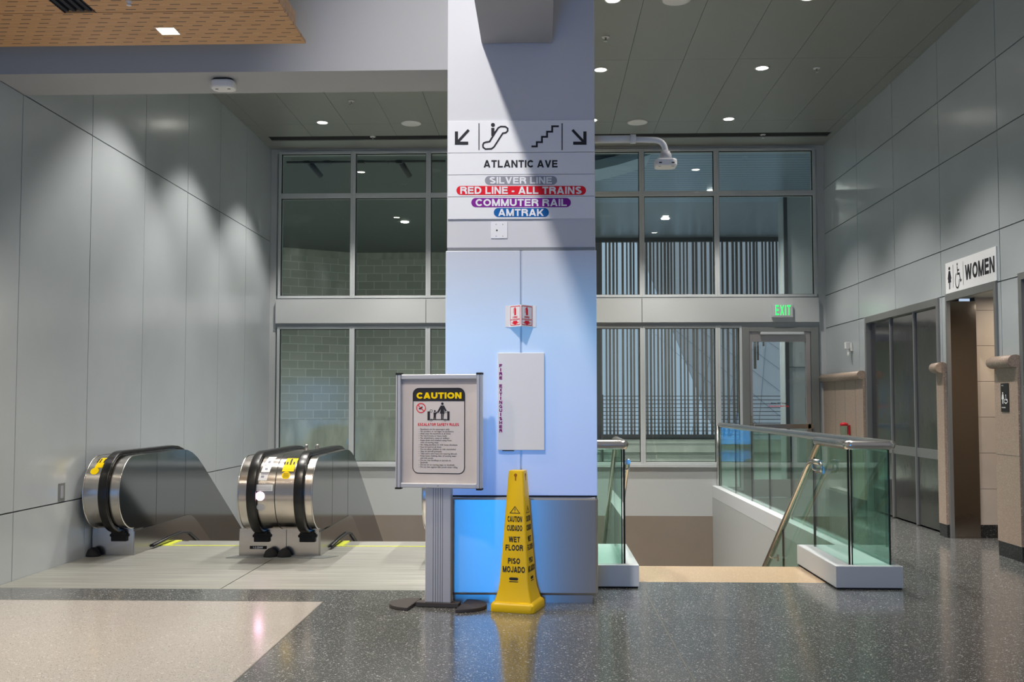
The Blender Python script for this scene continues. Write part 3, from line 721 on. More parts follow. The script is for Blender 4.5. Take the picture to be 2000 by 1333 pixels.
m = M(); text(m, '1-2-254W', P(495, 1070, Y=8.8)[0], P(514, 1070, Y=8.8)[0], P(500, 1072, Y=8.8)[2], P(500, 1068, Y=8.8)[2], lambda u, v: (u, 8.795, v)); obj('lettering', m, 'sign_white', ip)
m = M(); m.lathe([(.018, 0), (.018, .05), (.012, .055)], (-2.36, 9.9, .885)); m.lathe([(.018, 0), (.018, .05), (.012, .055)], (-2.25, 9.9, .885)); obj('deck_post', m, 'steel_rail', nm)
m = M(); m.prism([(-2.76, 8.66), (-1.90, 8.66), (-1.80, 8.80), (-2.70, 8.80)], 'z', .0, .005); obj('floor_flange', m, 'alu_dark', nm)
m = M(); drum_patch(m, -3.885, -3.80, PZ(916), .866, skew=.012); drum_disc(m, P(180, 922, Y=8.48)[0], PZ(922), .036); obj('warning_sticker', m, 'yellow_ink', nl)
m = M()
for px in (178, 183, 191, 197): drum_patch(m, P(px, 905, Y=8.48)[0]-.006, P(px, 905, Y=8.48)[0]+.006, PZ(907), PZ(900), r=.323)
obj('sticker_print', m, 'ink', nl)
# black sensor domes on the plates
for px, lab in ((176, 'black half dome bumper on the floor by the left newel'), (528, 'black half dome bumper left of the paired newel joint'), (555, 'black half dome bumper right of the paired newel joint')):
    c = P(px, 1089, Z=0); m = M(); m.lathe([(.062, 0), (.060, .02), (.045, .055), (.02, .075), (.0001, .078)], (c[0], 8.735 if px > 300 else 8.74, 0.0)); o = obj('bumper_dome', m, 'matte_black'); tag(o, lab, 'bumper')
# moving steps
for x0, x1, lab in ((-3.60, -2.715, 'steps of the left escalator between its balustrades'), (-1.945, -1.05, 'steps of the right escalator beside the paired newel')):
    t = thing('escalator_steps', lab, 'escalator', ((x0+x1)/2, 9.5, 0))
    m = M(); m.box(x0, x1, 9.40, 9.44, -.05, .002); obj('comb_plate', m, 'lime', t)
    m = M(); y = 9.44; z = 0; m.box(x0, x1, y, 9.76, -.25, -.006); y = 9.76
    for dz_ in (.05, .12, .18)+(.21,)*9:
        z -= dz_; m.box(x0, x1, y, y+.36, z-.3, z); y += .345
    obj('step_band', m, 'ribbed_plate', t)
m = M(); m.box(-2.715, -1.945, 9.05, 9.74, -.2, -.004); m.box(-4.02, -3.6, 9.05, 9.74, -.2, -.004); struct('trim_9', m, 'alu_dark')

# ================================================= COLUMN
CX0, CX1, CY = -.658, .362, 6.80
c = thing('column', 'square column with white upper half, glowing blue panels and steel base', 'column', (-.146, 7.06, 0))
m = M(); m.box(CX0, CX1, CY, 7.32, 2.415, 6.6); m.box(CX0+.03, CX1-.03, CY+.03, 7.30, .05, 2.42, 0); obj('shaft', m, 'column_paint', c, bevel=.004)
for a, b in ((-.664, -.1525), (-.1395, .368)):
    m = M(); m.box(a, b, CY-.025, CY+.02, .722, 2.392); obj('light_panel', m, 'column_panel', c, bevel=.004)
m = M()
for a, b in ((-.664, -.63), (.334, .368)): m.box(a, b, CY+.022, 7.32, .735, 2.392)
obj('side_panel', m, 'column_paint', c)
m = M(); m.box(-.1525, -.1395, CY-.014, CY+.02, .735, 2.392); obj('joint_strip', m, 'alu_post', c)
m = M(); m.box(-.655, .36, CY-.006, CY+.02, 2.396, 2.413); obj('reveal', m, 'steel_frame', c)
m = M(); m.box(-.667, .371, CY-.045, 7.33, .056, .712); o = obj('steel_base', m, 'steel_base', c, bevel=.018); 
m = M(); m.box(-.66, .366, CY-.02, 7.29, .712, .722); obj('base_gap', m, 'matte_black', c)
m = M(); m.box(-.61, .335, CY+.0, 7.30, 0, .056); obj('toe_kick', m, 'steel_base', c)
# ---- directory sign of four strips
SY = CY-.012
s = thing('directory_sign', 'white four-strip wayfinding sign for ATLANTIC AVE on the column front', 'sign', (-.15, SY, 2.61))
fz = lambda py: P(1018, py, Y=SY)[2]
fx = lambda px, py=330: P(px, py, Y=SY)[0]
fp = lambda px, py: (P(px, py, Y=SY)[0], SY-.0015, P(px, py, Y=SY)[2])
rows = [235, 298, 341, 384, 428]
for i in range(4):
    m = M(); m.box(fx(874.6), fx(1161.5), SY, CY-.0005, fz(rows[i+1]-.5), fz(rows[i]+.6)); obj('sign_strip', m, 'sign_white', s, bevel=.001)
def pic(name, *fs):                    # drawn on the sign face from photo pixels
    global fp
    k = M(); keep = fp
    for i, f_ in enumerate(fs):
        fp = (lambda px, py, i=i: (lambda q: (q[0], q[1]-i*1.2e-4, q[2]))(keep(px, py))); f_(k)
    fp = keep
    return obj(name, k, 'ink', s)
def arrow(ax, ay, tx, ty, wd=5.2):
    sx_ = 1 if tx > ax else -1
    pic('arrow', lambda k: stroke(k, [(ax, ay), (tx-sx_*1.5, ty-1.5)], wd, fp), lambda k: stroke(k, [(tx, ty-23), (tx, ty), (tx-sx_*23, ty)], wd+1, fp))
arrow(915.5, 254, 891.5, 280); arrow(1118, 254, 1142.5, 280)
for a_, b_ in ((934.6, 936.4), (1096.8, 1098.8)): pic('divider_line', lambda k: k.flat([(a_, 241), (b_, 241), (b_, 293.5), (a_, 293.5)], fp))
pic('escalator_pictogram', lambda k: stroke(k, [(943.2, 283), (945, 279.5), (949, 278), (956, 277), (973, 250), (978, 247.5), (987, 247.8), (991.5, 251), (991.5, 256), (988, 259.5), (982, 260.5), (965, 287), (960, 291), (948, 291.5), (943.5, 288)], 3.2, fp, closed=True),
    lambda k: k.flat(circ(962.8, 244.3, 4), fp), lambda k: stroke(k, [(962.6, 250), (962.6, 266)], 6.2, fp), lambda k: stroke(k, [(965, 262), (968, 256)], 2.5, fp))
pic('stairs_pictogram', lambda k: stroke(k, [(1038, 286.3), (1048.5, 286.3), (1048.5, 278), (1058.5, 278), (1058.5, 267.5), (1068.5, 267.5), (1068.5, 257.5), (1078.5, 257.5), (1078.5, 247), (1091.5, 247)], 3.6, fp))
def pline(m, tx, x0, x1, y0, y1, mi=0, off=.022, lift=.0):
    caps(m, tx, x0, x1, y1, y0, lambda u, v: (P(u, v, Y=SY)[0], SY-.0015-lift, P(u, v, Y=SY)[2]), mi)
m = M(); pline(m, 'ATLANTIC AVE', 944.5, 1089, 313, 327.5, off=.028); obj('lettering', m, 'ink', s)
for (tx, x0, x1, y0, y1, a0, a1, b0, b1, mt) in (('SILVER LINE', 956, 1078, 346, 359.3, 947, 1088, 344, 361.5, 'grey_ink'), ('RED LINE - ALL TRAINS', 899, 1136, 365, 379.3, 891.5, 1144.5, 363.5, 381, 'red_ink'),
        ('COMMUTER RAIL', 929, 1107, 389, 403, 920.5, 1115, 387, 405, 'purple_ink'), ('AMTRAK', 973, 1062, 408.5, 422.3, 964.5, 1072, 406.5, 424.3, 'blue_ink')):
    m = M(); m.flat(rrect(a0, a1, b0, b1, (b1-b0)/2-.01, 8), fp); ba = obj('route_band', m, mt, s)
    m = M(); pline(m, tx, x0, x1, y0, y1, lift=.0012, off=.026); obj('lettering', m, 'sign_white', ba)
# ---- small square plate
m = M(); a, b = P(959, 434, Y=CY), P(991, 466, Y=CY); m.box(a[0], b[0], CY-.006, CY-.0005, b[2], a[2])
o = thing('cover_plate', 'small white square cover plate with five screw holes below the directory sign', 'plate', ((a[0]+b[0])/2, CY, b[2])); obj('plate', m, 'sign_white', o, bevel=.001)
m = M()
for px, py, r in ((970.5, 450.5, 1.7), (969, 439, .8), (982, 439, .8), (969, 462, .8), (982, 462, .8)):
    m.flat(circ(px, py, r, 10), lambda u, v: (P(u, v, Y=CY)[0], CY-.0068, P(u, v, Y=CY)[2]))
obj('screw_hole', m, 'ink', o)
# ---- V shaped extinguisher sign
VY = CY-.0255
v0, v1 = P(1018, 639.5, Y=VY)[2], P(1018, 597.5, Y=VY)[2]
vx = [P(987, 618, Y=VY)[0], P(995, 618, Y=VY)[0], P(1017.5, 618, Y=VY-.09)[0], P(1041, 618, Y=VY)[0], P(1047, 618, Y=VY)[0]]; vy = [VY-.002, VY-.002, VY-.09, VY-.002, VY-.002]
o = thing('extinguisher_sign', 'folded white and red V sign for the fire extinguisher on the column', 'sign', (vx[2], VY, v0))
m = M(); t_ = .0015
for i in range(4):
    q = [(vx[i], vy[i]), (vx[i+1], vy[i+1]), (vx[i+1], vy[i+1]-t_), (vx[i], vy[i]-t_)]; m.prism(q, 'z', v0, v1)
obj('folded_plate', m, 'sign_white', o)
m = M()
for i in (1, 2):
    def ff(u, v, i=i): return (vx[i]+(vx[i+1]-vx[i])*u, vy[i]+(vy[i+1]-vy[i])*u-t_-.0012, v0+(v1-v0)*v)
    stroke(m, rrect(.08, .92, .08, .94, .05), .03, ff, 0, True)
    m.flat([(.42, .53), (.58, .53), (.58, .80), (.54, .84), (.54, .90), (.44, .88), (.44, .84), (.42, .80)], ff); stroke(m, [(.42, .86), (.36, .80), (.35, .62)], .03, ff)
    caps(m, 'FIRE', .30, .70, .39, .48, ff); caps(m, 'EXTINGUISHER', .12, .88, .30, .36, ff)
    m.flat([(.32, .27), (.68, .27), (.68, .20), (.86, .20), (.5, .09), (.14, .20), (.32, .20)], ff)
obj('sign_print', m, 'red_ink', o)
# ---- extinguisher cabinet door, blank with vertical lettering
BY = CY-.0255
a, b = P(972.3, 689.5, Y=BY-.02), P(1063.5, 880, Y=BY-.02)
o = thing('extinguisher_cabinet', 'tall white cabinet cover with purple FIRE EXTINGUISHER lettering on the column', 'cabinet', ((a[0]+b[0])/2, BY, b[2]))
m = M(); m.box(a[0], b[0], BY-.02, BY-.0005, b[2], a[2]); obj('cover', m, 'sign_white', o, bevel=.003)
m = M(); m.box(a[0]+.03, a[0]+.11, BY-.016, BY-.004, b[2]-.006, b[2]); obj('latch', m, 'matte_black', o)
m = M(); yy_ = 711.5; 
for ch in 'FIRE EXTINGUISHER':
    if ch != ' ':
        caps(m, ch, 976.9 if ch == 'I' else 975.2, 978.9 if ch == 'I' else 980.8, yy_+6.4, yy_, lambda u, v: (P(u, v, Y=BY-.02)[0], BY-.0215, P(u, v, Y=BY-.02)[2]), 0, .25)
    yy_ += 7.95
obj('lettering', m, 'magenta_ink', o)
# ---- sensor on an arm from the column's side
o = thing('sensor_arm', 'white curved bracket arm with a hanging sensor head on the right side of the column', 'sensor', (CX1, 7.3, 3.3))
m = M(); m.tube([(CX1, 7.3, 3.30), (.665, 7.3, 3.30)], .028); m.lathe([(.034, 0), (.034, .04)], (.65, 7.3, 3.30), ax='x'); obj('wall_bracket', m, 'white_plastic', o)
m = M(); m.tube(fillet([(.67, 7.3, 3.297), (.908, 7.3, 3.29), (.908, 7.3, 3.17)], .09, 10), .022); obj('arm', m, 'white_plastic', o)
m = M(); m.lathe([(.03, 0), (.045, -.03), (.048, -.06), (.03, -.075)], (.908, 7.3, 3.21)); obj('joint', m, 'grey_plastic', o)
m = M(); m.prism(rrect(.828, .988, 7.22, 7.38, .04), 'z', 3.085, 3.14); h = obj('sensor_head', m, 'white_plastic', o, bevel=.012)
m = M(); m.box(.852, .872, 7.215, 7.222, 3.10, 3.107); m.box(.944, .964, 7.215, 7.222, 3.10, 3.107); m.flat(circ(.86, 7.25, .012, 10, ry=.006), lambda u, v: (u, v, 3.084)); m.flat(circ(.955, 7.25, .012, 10, ry=.006), lambda u, v: (u, v, 3.084)); obj('lens', m, 'ink', h)
# ---- sensor box under the bulkhead
o = thing('ceiling_sensor', 'white oval people sensor under the bulkhead above the escalators', 'sensor', (-2.36, 7.2, 3.74))
m = M(); m.prism(rrect(-2.445, -2.27, 7.12, 7.26, .05), 'z', 3.665, 3.728); h = obj('housing', m, 'white_plastic', o, bevel=.014)
m = M(); m.prism(rrect(-2.43, -2.285, 7.135, 7.245, .04), 'z', 3.728, 3.74); obj('mounting_base', m, 'matte_black', o)
m = M(); m.flat(circ(-2.40, 7.17, .014, 12, ry=.010), lambda u, v: (u, v, 3.6645)); m.flat(circ(-2.31, 7.17, .014, 12, ry=.010), lambda u, v: (u, v, 3.6645)); obj('lens', m, 'ink', h)

# ================================================= WET FLOOR CONE
cn = thing('wet_floor_cone', 'tall yellow four-sided wet floor cone standing in front of the column', 'wet floor sign', (-.165, 6.60, 0), math.radians(-15))
def sq_ring(hw_, z, r, n=4):
    return [(x, y, z) for x, y in rrect(-hw_, hw_, -hw_, hw_, min(r, hw_*.6), n)]
def loft(m, rings, mi=0, sm=True):
    n = len(rings[0]); vs = [v for r in rings for v in r]; fs = []
    for i in range(len(rings)-1):
        for k in range(n): fs.append((i*n+k, i*n+(k+1) % n, (i+1)*n+(k+1) % n, (i+1)*n+k))
    fs.append(tuple(range(n))[::-1]); fs.append(tuple((len(rings)-1)*n+k for k in range(n))); m.add(vs, fs, mi, sm)
CP = [(.06, .126), (.10, .114), (.14, .104), (.20, .096), (.30, .090), (.60, .070), (.885, .0515), (.902, .049), (.905, .044)]
m = M(); loft(m, [sq_ring(w_, z, .012) for z, w_ in CP]); bd = obj('cone_body', m, 'cone_yellow', cn, local=True); bd.modifiers.new('e', 'EDGE_SPLIT').split_angle = .6
m = M(); loft(m, [sq_ring(w_, z, .03) for z, w_ in ((0, .146), (.006, .149), (.045, .147), (.055, .141), (.066, .126))]); b2 = obj('cone_foot', m, 'cone_yellow', cn, local=True); b2.modifiers.new('e', 'EDGE_SPLIT').split_angle = .6
def cw(z):
    for (z0, w0), (z1, w1) in zip(CP, CP[1:]):
        if z0 <= z <= z1: return w0+(w1-w0)*(z-z0)/(z1-z0)
    return .1
faces_ = {'front': lambda u, v: (u, -cw(v)-.0012, v), 'right': lambda u, v: (cw(v)+.0012, u, v), 'left': lambda u, v: (-cw(v)-.0012, -u, v), 'back': lambda u, v: (-u, cw(v)+.0012, v)}
def subdiv_text(m, s_, wd, z0, z1, fn, off=.03): caps(m, s_, -wd/2, wd/2, z0, z1, fn)
cz = lambda py: .905-(py-921)*(.905/276.0)
m = M()
for fn in faces_.values():
    stroke(m, [(-.033, cz(1005)), (.033, cz(1005)), (.0, cz(992))], .004, fn, closed=True)
    m.flat([(-.003, cz(996)), (.003, cz(996)), (.0015, cz(1001)), (-.0015, cz(1001))], fn); m.flat(circ(0, cz(1003), .0025, 8), fn)
    for s_, wd, a, b in (('CAUTION', .098, 1011, 1022.5), ('CUIDADO', .103, 1028.5, 1040), ('WET', .077, 1051, 1062), ('FLOOR', .118, 1067, 1078.5), ('PISO', .082, 1093, 1104), ('MOJADO', .150, 1109, 1121)):
        subdiv_text(m, s_, wd, cz(b), cz(a), fn)
    m.flat(rrect(-.030, .030, cz(1136), cz(1130.5), .008), fn); m.flat([(-.030, cz(1139.5)), (.030, cz(1139.5)), (.030, cz(1138)), (-.030, cz(1138))], fn)
obj('lettering', m, 'ink', bd, local=True)
m = M()
for fn in faces_.values():
    m.flat(circ(0, cz(930), .011, 12), fn); m.flat([(-.005, cz(931)), (.005, cz(931)), (.004, cz(941)), (-.004, cz(941))], fn)
obj('hanging_hole', m, 'cone_hole', bd, local=True)

# ================================================= CAUTION SIGN STAND
ss = thing('sign_stand', 'freestanding framed CAUTION escalator safety rules board on a grey post', 'sign stand', (-.685, 6.60, 0), math.radians(-8.5))
HWD = .292; BZ0, BZ1 = .785, 1.54
m = M(); fr = .034
m.box(-HWD, -HWD+fr, -.035, .02, BZ0, BZ1); m.box(HWD-fr, HWD, -.035, .02, BZ0, BZ1); m.box(-HWD+fr, HWD-fr, -.03, .015, BZ1-fr, BZ1-.002); m.box(-HWD+fr, HWD-fr, -.03, .015, BZ0+.002, BZ0+fr)
f_ = obj('frame', m, 'alu_post', ss, bevel=.005, local=True)
m = M(); m.box(-HWD+.002, HWD-.002, -.004, .016, BZ0+.004, BZ1-.004); obj('backing_panel', m, 'poster', ss, local=True)
m = M()
for sx_ in (-1, 1):
    for z in (BZ0-.004, BZ1): 
        a, b = sorted((sx_*HWD*1.0, sx_*(HWD-fr))); m.box(a-.001, b+.001, -.038, .022, z-.004, z+.008)
obj('corner_cap', m, 'matte_black', ss, local=True)
m = M()
for sx_ in (-1, 1): m.box(sx_*(HWD-.012)-.0015, sx_*(HWD-.012)+.0015, -.0362, -.034, BZ0, BZ1)
m.flat(circ(0, BZ0+.017, .003, 8), lambda u, v: (u, -.0308, v)); obj('frame_groove', m, 'ink', ss, local=True)
bu = lambda px: (px-858.3)/(944.5-772)*2*HWD
bv = lambda py: BZ1-(py-731.5)/(955.3-731.5)*(BZ1-BZ0)
bf = lambda px, py: (bu(px), -.0055, bv(py))
def bfl(k): return lambda px, py: (bu(px), -.0055-k, bv(py))
q = lambda x, y: (760+x/5.555, 720+y/5.555)
m = M(); rr_ = [(x, y) for x, y in rrect(805, 909.2, 759.5, 926.5, 12)]
m.flat(rr_, bfl(.0)); obj('poster_sheet', m, 'poster_white', ss, local=True)
m = M(); stroke(m, rr_, 1.5, bfl(.001), 0, True)
hd = [p for p in rrect(805, 909.2, 759.5, 850, 12) if p[1] < 800]
hd = [(909.2, 785), (909.2, 771.5)]; 
hd = [(805, 785)]+[(817+12*math.cos(PI+PI/2*k/6), 771.5+12*math.sin(PI+PI/2*k/6)) for k in range(7)]+[(897.2+12*math.cos(1.5*PI+PI/2*k/6), 771.5+12*math.sin(1.5*PI+PI/2*k/6)) for k in range(7)]+[(909.2, 785)]
m.flat(hd, bfl(.001)); 
# adult and child riding
m.flat(circ(864.5, 789.8, 2.6, 12), bfl(.0015)); m.flat([(861, 793.5), (868, 793.5), (873, 803), (870, 805), (867.5, 800.5), (869, 809.5), (859.5, 809.5), (861.5, 800.5), (856.5, 808), (854, 806)], bfl(.0015))
m.flat([(862, 809.5), (864.3, 809.5), (864.3, 821), (862, 821)], bfl(.0015)); m.flat([(865.2, 809.5), (867.3, 809.5), (866.8, 821), (865, 821)], bfl(.0015))
m.flat(circ(849.3, 804.3, 1.9, 12), bfl(.0015)); m.flat([(846.5, 807), (852, 807), (854.5, 805), (855, 806.5), (851.8, 810.5), (851.5, 814), (851.8, 821), (850, 821), (849.5, 815.5), (848.5, 821), (846.5, 821), (847, 814)], bfl(.0015))
for a, b in ((834.5, 839.5), (874.5, 879)): m.flat([(a, 805), (b, 805), (b, 822.5), (a, 822.5)], bfl(.0015))
stroke(m, [(840, 821), (876, 821)], 1.4, bfl(.0015)); stroke(m, circ(842, 804, 2.6, 12), .7, bfl(.0015), 0, True); stroke(m, circ(872, 805, 2.4, 12), .7, bfl(.0015), 0, True); stroke(m, circ(842.5, 822, 2, 12), .7, bfl(.0015), 0, True); stroke(m, circ(870, 822, 2, 12), .7, bfl(.0015), 0, True)
m.flat([(816.5, 799), (821, 797), (824, 794.5), (824.5, 797.5), (822, 800.5), (818, 801)], bfl(.0015))
rules = ['Escalators are for passengers only', 'No strollers or carriages on escalators', 'Hold onto the handrails at all times', 'No hand trucks or heavy loads', 'No wheelchairs, canes or walkers', 'Keep shoes and sneakers away from', '~sides of moving steps', 'No riding barefoot or with loose shoelaces', 'Face forward at all times', 'Do not allow children to ride unattended', 'Step on and off promptly', 'Take extra care if you are wearing bifocals', 'Keep loose clothing clear of moving steps', '~and side panels', 'Do not rest handbags or parcels on', '~handrails', 'Do not sit on moving steps or handrails', 'Do not lean against side panels when riding']
mxl = max(text_geo(r.strip('~'), .0)[2][1] for r in rules)
for i, r in enumerate(rules):
    yb_ = 841.3+i*4.36; v_, f_2, b_2 = text_geo(r.strip('~'), .004); ku = 75/mxl; m.add([bfl(.0015)(820.5+(p[0]-b_2[0])*ku, yb_-p[1]*4.3) for p in v_], f_2)
    if not r.startswith('~'): m.flat(circ(817.7, yb_-1.1, .55, 8), bfl(.0015))
obj('poster_print', m, 'ink', ss, local=True)
m = M(); caps(m, 'CAUTION', 812.3, 903, 780, 767.7, bfl(.003), 0, .27, .09); obj('heading', m, 'yellow_ink', ss, local=True)
m = M(); caps(m, 'ESCALATOR SAFETY RULES', 815.5, 897.7, 833.3, 828, bfl(.002), 0, .21, .2); stroke(m, circ(821.3, 798.2, 9, 24), 1.5, bfl(.002), 0, True); stroke(m, [(815, 792), (827.5, 804.5)], 1.4, bfl(.0025)); obj('red_print', m, 'red_ink', ss, local=True)
m = M(); m.box(-.100, .075, .020, .075, .03, 1.30); po = obj('post', m, 'alu_post', ss, bevel=.006, local=True)
m = M()
for xx in (-.045, -.028, -.012, .004, .018): m.box(xx-.0012, xx+.0012, .0192, .021, .03, .787)
obj('post_groove', m, 'ink', po, local=True)
m = M(); m.box(-.16, .13, .01, .085, .002, .032); 
obj('base_bar', m, 'foot', ss, bevel=.003, local=True)
for cx, sgn in ((-.175, -1), (.14, 1)):
    m = M(); m.prism([(cx+sgn*.17*math.sin(PI*k/20), .045-.17*math.cos(PI*k/20)) for k in range(21)], 'z', 0, .022); obj('foot', m, 'foot', ss, bevel=.004, local=True)

# ================================================= RIGHT WALL THINGS
# lift / service doors of three stainless leaves
t = thing('lift_doors', 'recessed bank of three tall stainless door leaves in the right wall', 'doors', (XR, EL0, 0))
m = M(); w_ = .055
m.box(XR-.02, XR+.16, EL0, EL0+w_, 0, 2.44); m.box(XR-.02, XR+.16, EL1-w_, EL1, 0, 2.44); m.box(XR-.02, XR+.16, EL0+w_, EL1-w_, 2.36, 2.44); obj('door_frame', m, 'steel_frame', t, bevel=.003)
L3 = (EL1-EL0-2*w_)/3
for i in range(3):
    a = EL0+w_+i*L3
    m = M(); m.box(XR+.04, XR+.07, a+.012, a+L3-.012, .02, 2.36); lf = obj('door_leaf', m, 'steel_door', t, bevel=.003)
    m = M(); m.box(XR+.034, XR+.04, a+.012, a+L3-.012, .76, .86); obj('kick_rail', m, 'steel_frame', lf)
m = M()
for i in (1, 2): a = EL0+w_+i*L3; m.box(XR+.02, XR+.07, a-.014, a+.014, .01, 2.36)
obj('mullion', m, 'steel_frame', t, bevel=.003)
m = M(); m.box(XR+.14, XR+.16, EL0, EL1, 0, 2.44); obj('back_lining', m, 'matte_black', t)
# women's doorway: vestibule behind the wall
m = M(); YV = 10.20
m.box(XR-.02, XR+.02, WD0-.0, WD0+.05, 0, 2.45); m.box(XR-.02, XR+.02, WD1-.03, WD1, 0, 2.45); m.box(XR-.02, XR+.02, WD0+.05, WD1-.03, 2.38, 2.45)
dd = struct('door_2', m, 'steel_frame', bevel=.002)
m = M(); m.box(XR+.02, XR+.275, WD1-.03, WD1-.002, 0, 2.38); m.box(XR+.02, XR+.275, WD0+.002, WD0+.03, 0, 2.38); obj('jamb_lining', m, 'steel_door', dd)
m = M(); zt = [.13, .49, .85, 1.21, 1.57, 1.93, 2.29, 2.6]
for i in range(7):
    for xa, xb_ in ((XR+.275, XR+.74), (XR+.745, XR+1.3), (XR+1.305, XR+2)): m.box(xa, xb_-.003, YV-.02, YV, zt[i]+.002, zt[i+1]-.002)
m.box(XR+.275, XR+2, YV-.015, YV+.1, .0, 2.6, 1); m.box(XR+.275, XR+2, YV-.022, YV-.01, 0, .13, 2); m.box(XR+2, XR+2.1, 8.0, YV+.1, 0, 2.6); m.box(XR+.13, XR+2, 8.0, 8.1, 0, 2.6)
struct('wall_vestibule', m, ['tile', 'grout', 'granite_black'], recalc=False)
m = M(); m.box(XR+.12, XR+2.1, 8.0, YV+.1, 2.42, 2.5); struct('ceiling_vestibule', m, 'back_paint')
# doorway at the right edge
m = M(); m.box(XR-.03, XR+.06, 8.56, 8.62, 0, 2.46); m.box(XR-.03, XR+.06, 7.55, 7.61, 0, 2.46); m.box(XR-.03, XR+.06, 7.61, 8.56, 2.40, 2.46); dd = struct('door_3', m, 'steel_frame')
m = M(); m.box(XR+.02, XR+.05, 7.61, 8.56, 0, 2.40); obj('door_leaf', m, 'steel_door', dd)
# WOMEN sign
WX = XR-.012; rx = lambda px, py: P(px, py, X=WX)
wy0, wy1, wz0, wz1 = 10.18, 9.05, 2.455, 2.765
o = thing('restroom_sign', 'white WOMEN restroom sign above the doorway on the right wall', 'sign', (XR, 9.6, 2.455))
m = M(); m.box(XR-.012, XR-.0005, wy1, wy0, wz0, wz1); obj('sign_plate', m, 'sign_white', o)
m = M(); wf = lambda u, v: (WX-.0015, wy0-u*(wy0-wy1), wz0+v*(wz1-wz0))
caps(m, 'WOMEN', .415, .97, .26, .74, wf)
for u in (.165, .375): m.flat([(u-.003, .14), (u+.003, .14), (u+.003, .88), (u-.003, .88)], wf)
m.flat(circ(.088, .80, .02, 12, ry=.055), wf); m.flat([(.072, .72), (.104, .72), (.128, .46), (.116, .44), (.102, .62), (.122, .34), (.100, .34), (.100, .12), (.091, .12), (.091, .34), (.085, .34), (.085, .12), (.076, .12), (.076, .34), (.054, .34), (.074, .62), (.060, .44), (.048, .46)], wf)
ws = lambda u, v: wf(.20+u*.15, .10+v*.80)
m.flat(circ(.38, .94, .07, 12, ry=.06), ws); stroke(m, [(.38, .86), (.40, .55), (.66, .55), (.80, .24), (.93, .29)], .085, ws); stroke(m, [(.40, .70), (.62, .70)], .07, ws)
stroke(m, [(.35+.0+.27*math.cos(a), .30+.30*math.sin(a)) for a in [PI*.62+PI*1.2*k/16 for k in range(17)]]+[(.66, .33)], .07, ws)
obj('sign_print', m, 'ink', o)
# black tactile sign
gX = XR-.05
o = thing('tactile_sign', 'small black restroom sign on the granite wall right of the doorway', 'sign', (gX, 8.95, 1.27))
a, b = P(1954, 750, X=gX-.006), P(1970.5, 805, X=gX-.006); ty0, ty1, tz0, tz1 = a[1], b[1], b[2], P(1962, 749, X=gX-.006)[2]
m = M(); m.box(gX-.006, gX-.0015, min(ty0, ty1), max(ty0, ty1), tz0, tz1); obj('sign_plate', m, 'matte_black', o)
m = M(); tf = lambda u, v: (gX-.0075, ty0+(ty1-ty0)*u, tz0+(tz1-tz0)*v)
m.flat(circ(.28, .66, .07, 10, ry=.03), tf); m.flat([(.20, .62), (.36, .62), (.44, .44), (.34, .44), (.34, .28), (.22, .28), (.22, .44), (.12, .44)], tf)
m.flat(circ(.66, .58, .05, 10, ry=.022), tf); stroke(m, [(.66, .56), (.68, .42), (.84, .42), (.9, .34)], .05, tf); stroke(m, [(.66+.2*math.cos(a), .37+.07*math.sin(a)) for a in [PI*.6+PI*1.3*k/12 for k in range(13)]], .04, tf)
text(m, 'W.C.', .12, .4, .9, .94, tf); caps(m, 'WOMEN', .12, .6, .13, .17, tf); obj('sign_print', m, 'sign_white', o)
# little white wall sensor, fire device
o = thing('wall_sensor', 'small white motion sensor on the right panel wall near the back corner', 'sensor', (XR, 13.44, 2.1)); c_ = P(1658, 682, X=XR-.04)
m = M(); m.box(XR-.03, XR-.0005, c_[1]-.05, c_[1]+.05, c_[2]-.03, c_[2]+.08); m.box(XR-.09, XR-.03, c_[1]-.03, c_[1]+.03, c_[2]-.0, c_[2]+.09); m.tube([(XR-.05, c_[1], c_[2]), (XR-.05, c_[1]-.02, c_[2]-.09)], .018); obj('sensor_body', m, 'white_plastic', o, bevel=.006)
o = thing('fire_strobe', 'small red and clear fire alarm device on the granite wall by the exit door', 'alarm', (XR-.05, 13.3, 1.0)); c_ = P(1652, 838, X=XR-.1)
m = M(); m.box(XR-.075, XR-.0505, c_[1]-.03, c_[1]+.04, c_[2]-.08, c_[2]+.05); obj('call_point', m, 'red_glossy', o, bevel=.006)
m = M(); m.lathe([(.045, -.08), (.05, -.02), (.048, .04)], (XR-.13, c_[1]-.02, c_[2])); cc = obj('clear_cover', m, 'guard_glass', o)
m = M(); m.lathe([(.052, .04), (.052, .07), (.02, .085)], (XR-.13, c_[1]-.02, c_[2])); obj('cap', m, 'red_glossy', o)
# exit sign
a, b = P(1508, 594, Y=YB-.12), P(1549, 620, Y=YB-.12)
o = thing('exit_sign', 'illuminated green EXIT sign on the band above the exit door', 'sign', ((a[0]+b[0])/2, YB-.07, b[2]))
m = M(); m.box(a[0], b[0], YB-.12, YB-.0705, b[2], a[2]); m.box(a[0]+.012, b[0]-.012, YB-.124, YB-.12, b[2]+.015, a[2]-.015); obj('housing', m, 'alu_frame', o, bevel=.003)
m = M(); caps(m, 'EXIT', P(1514.5, 605, Y=YB-.12)[0], P(1544, 605, Y=YB-.12)[0], P(1530, 616, Y=YB-.12)[2], P(1530, 596.5, Y=YB-.12)[2], lambda u, v: (u, YB-.1255, v), 0, .17, .28); obj('lettering', m, 'exit_green', o)
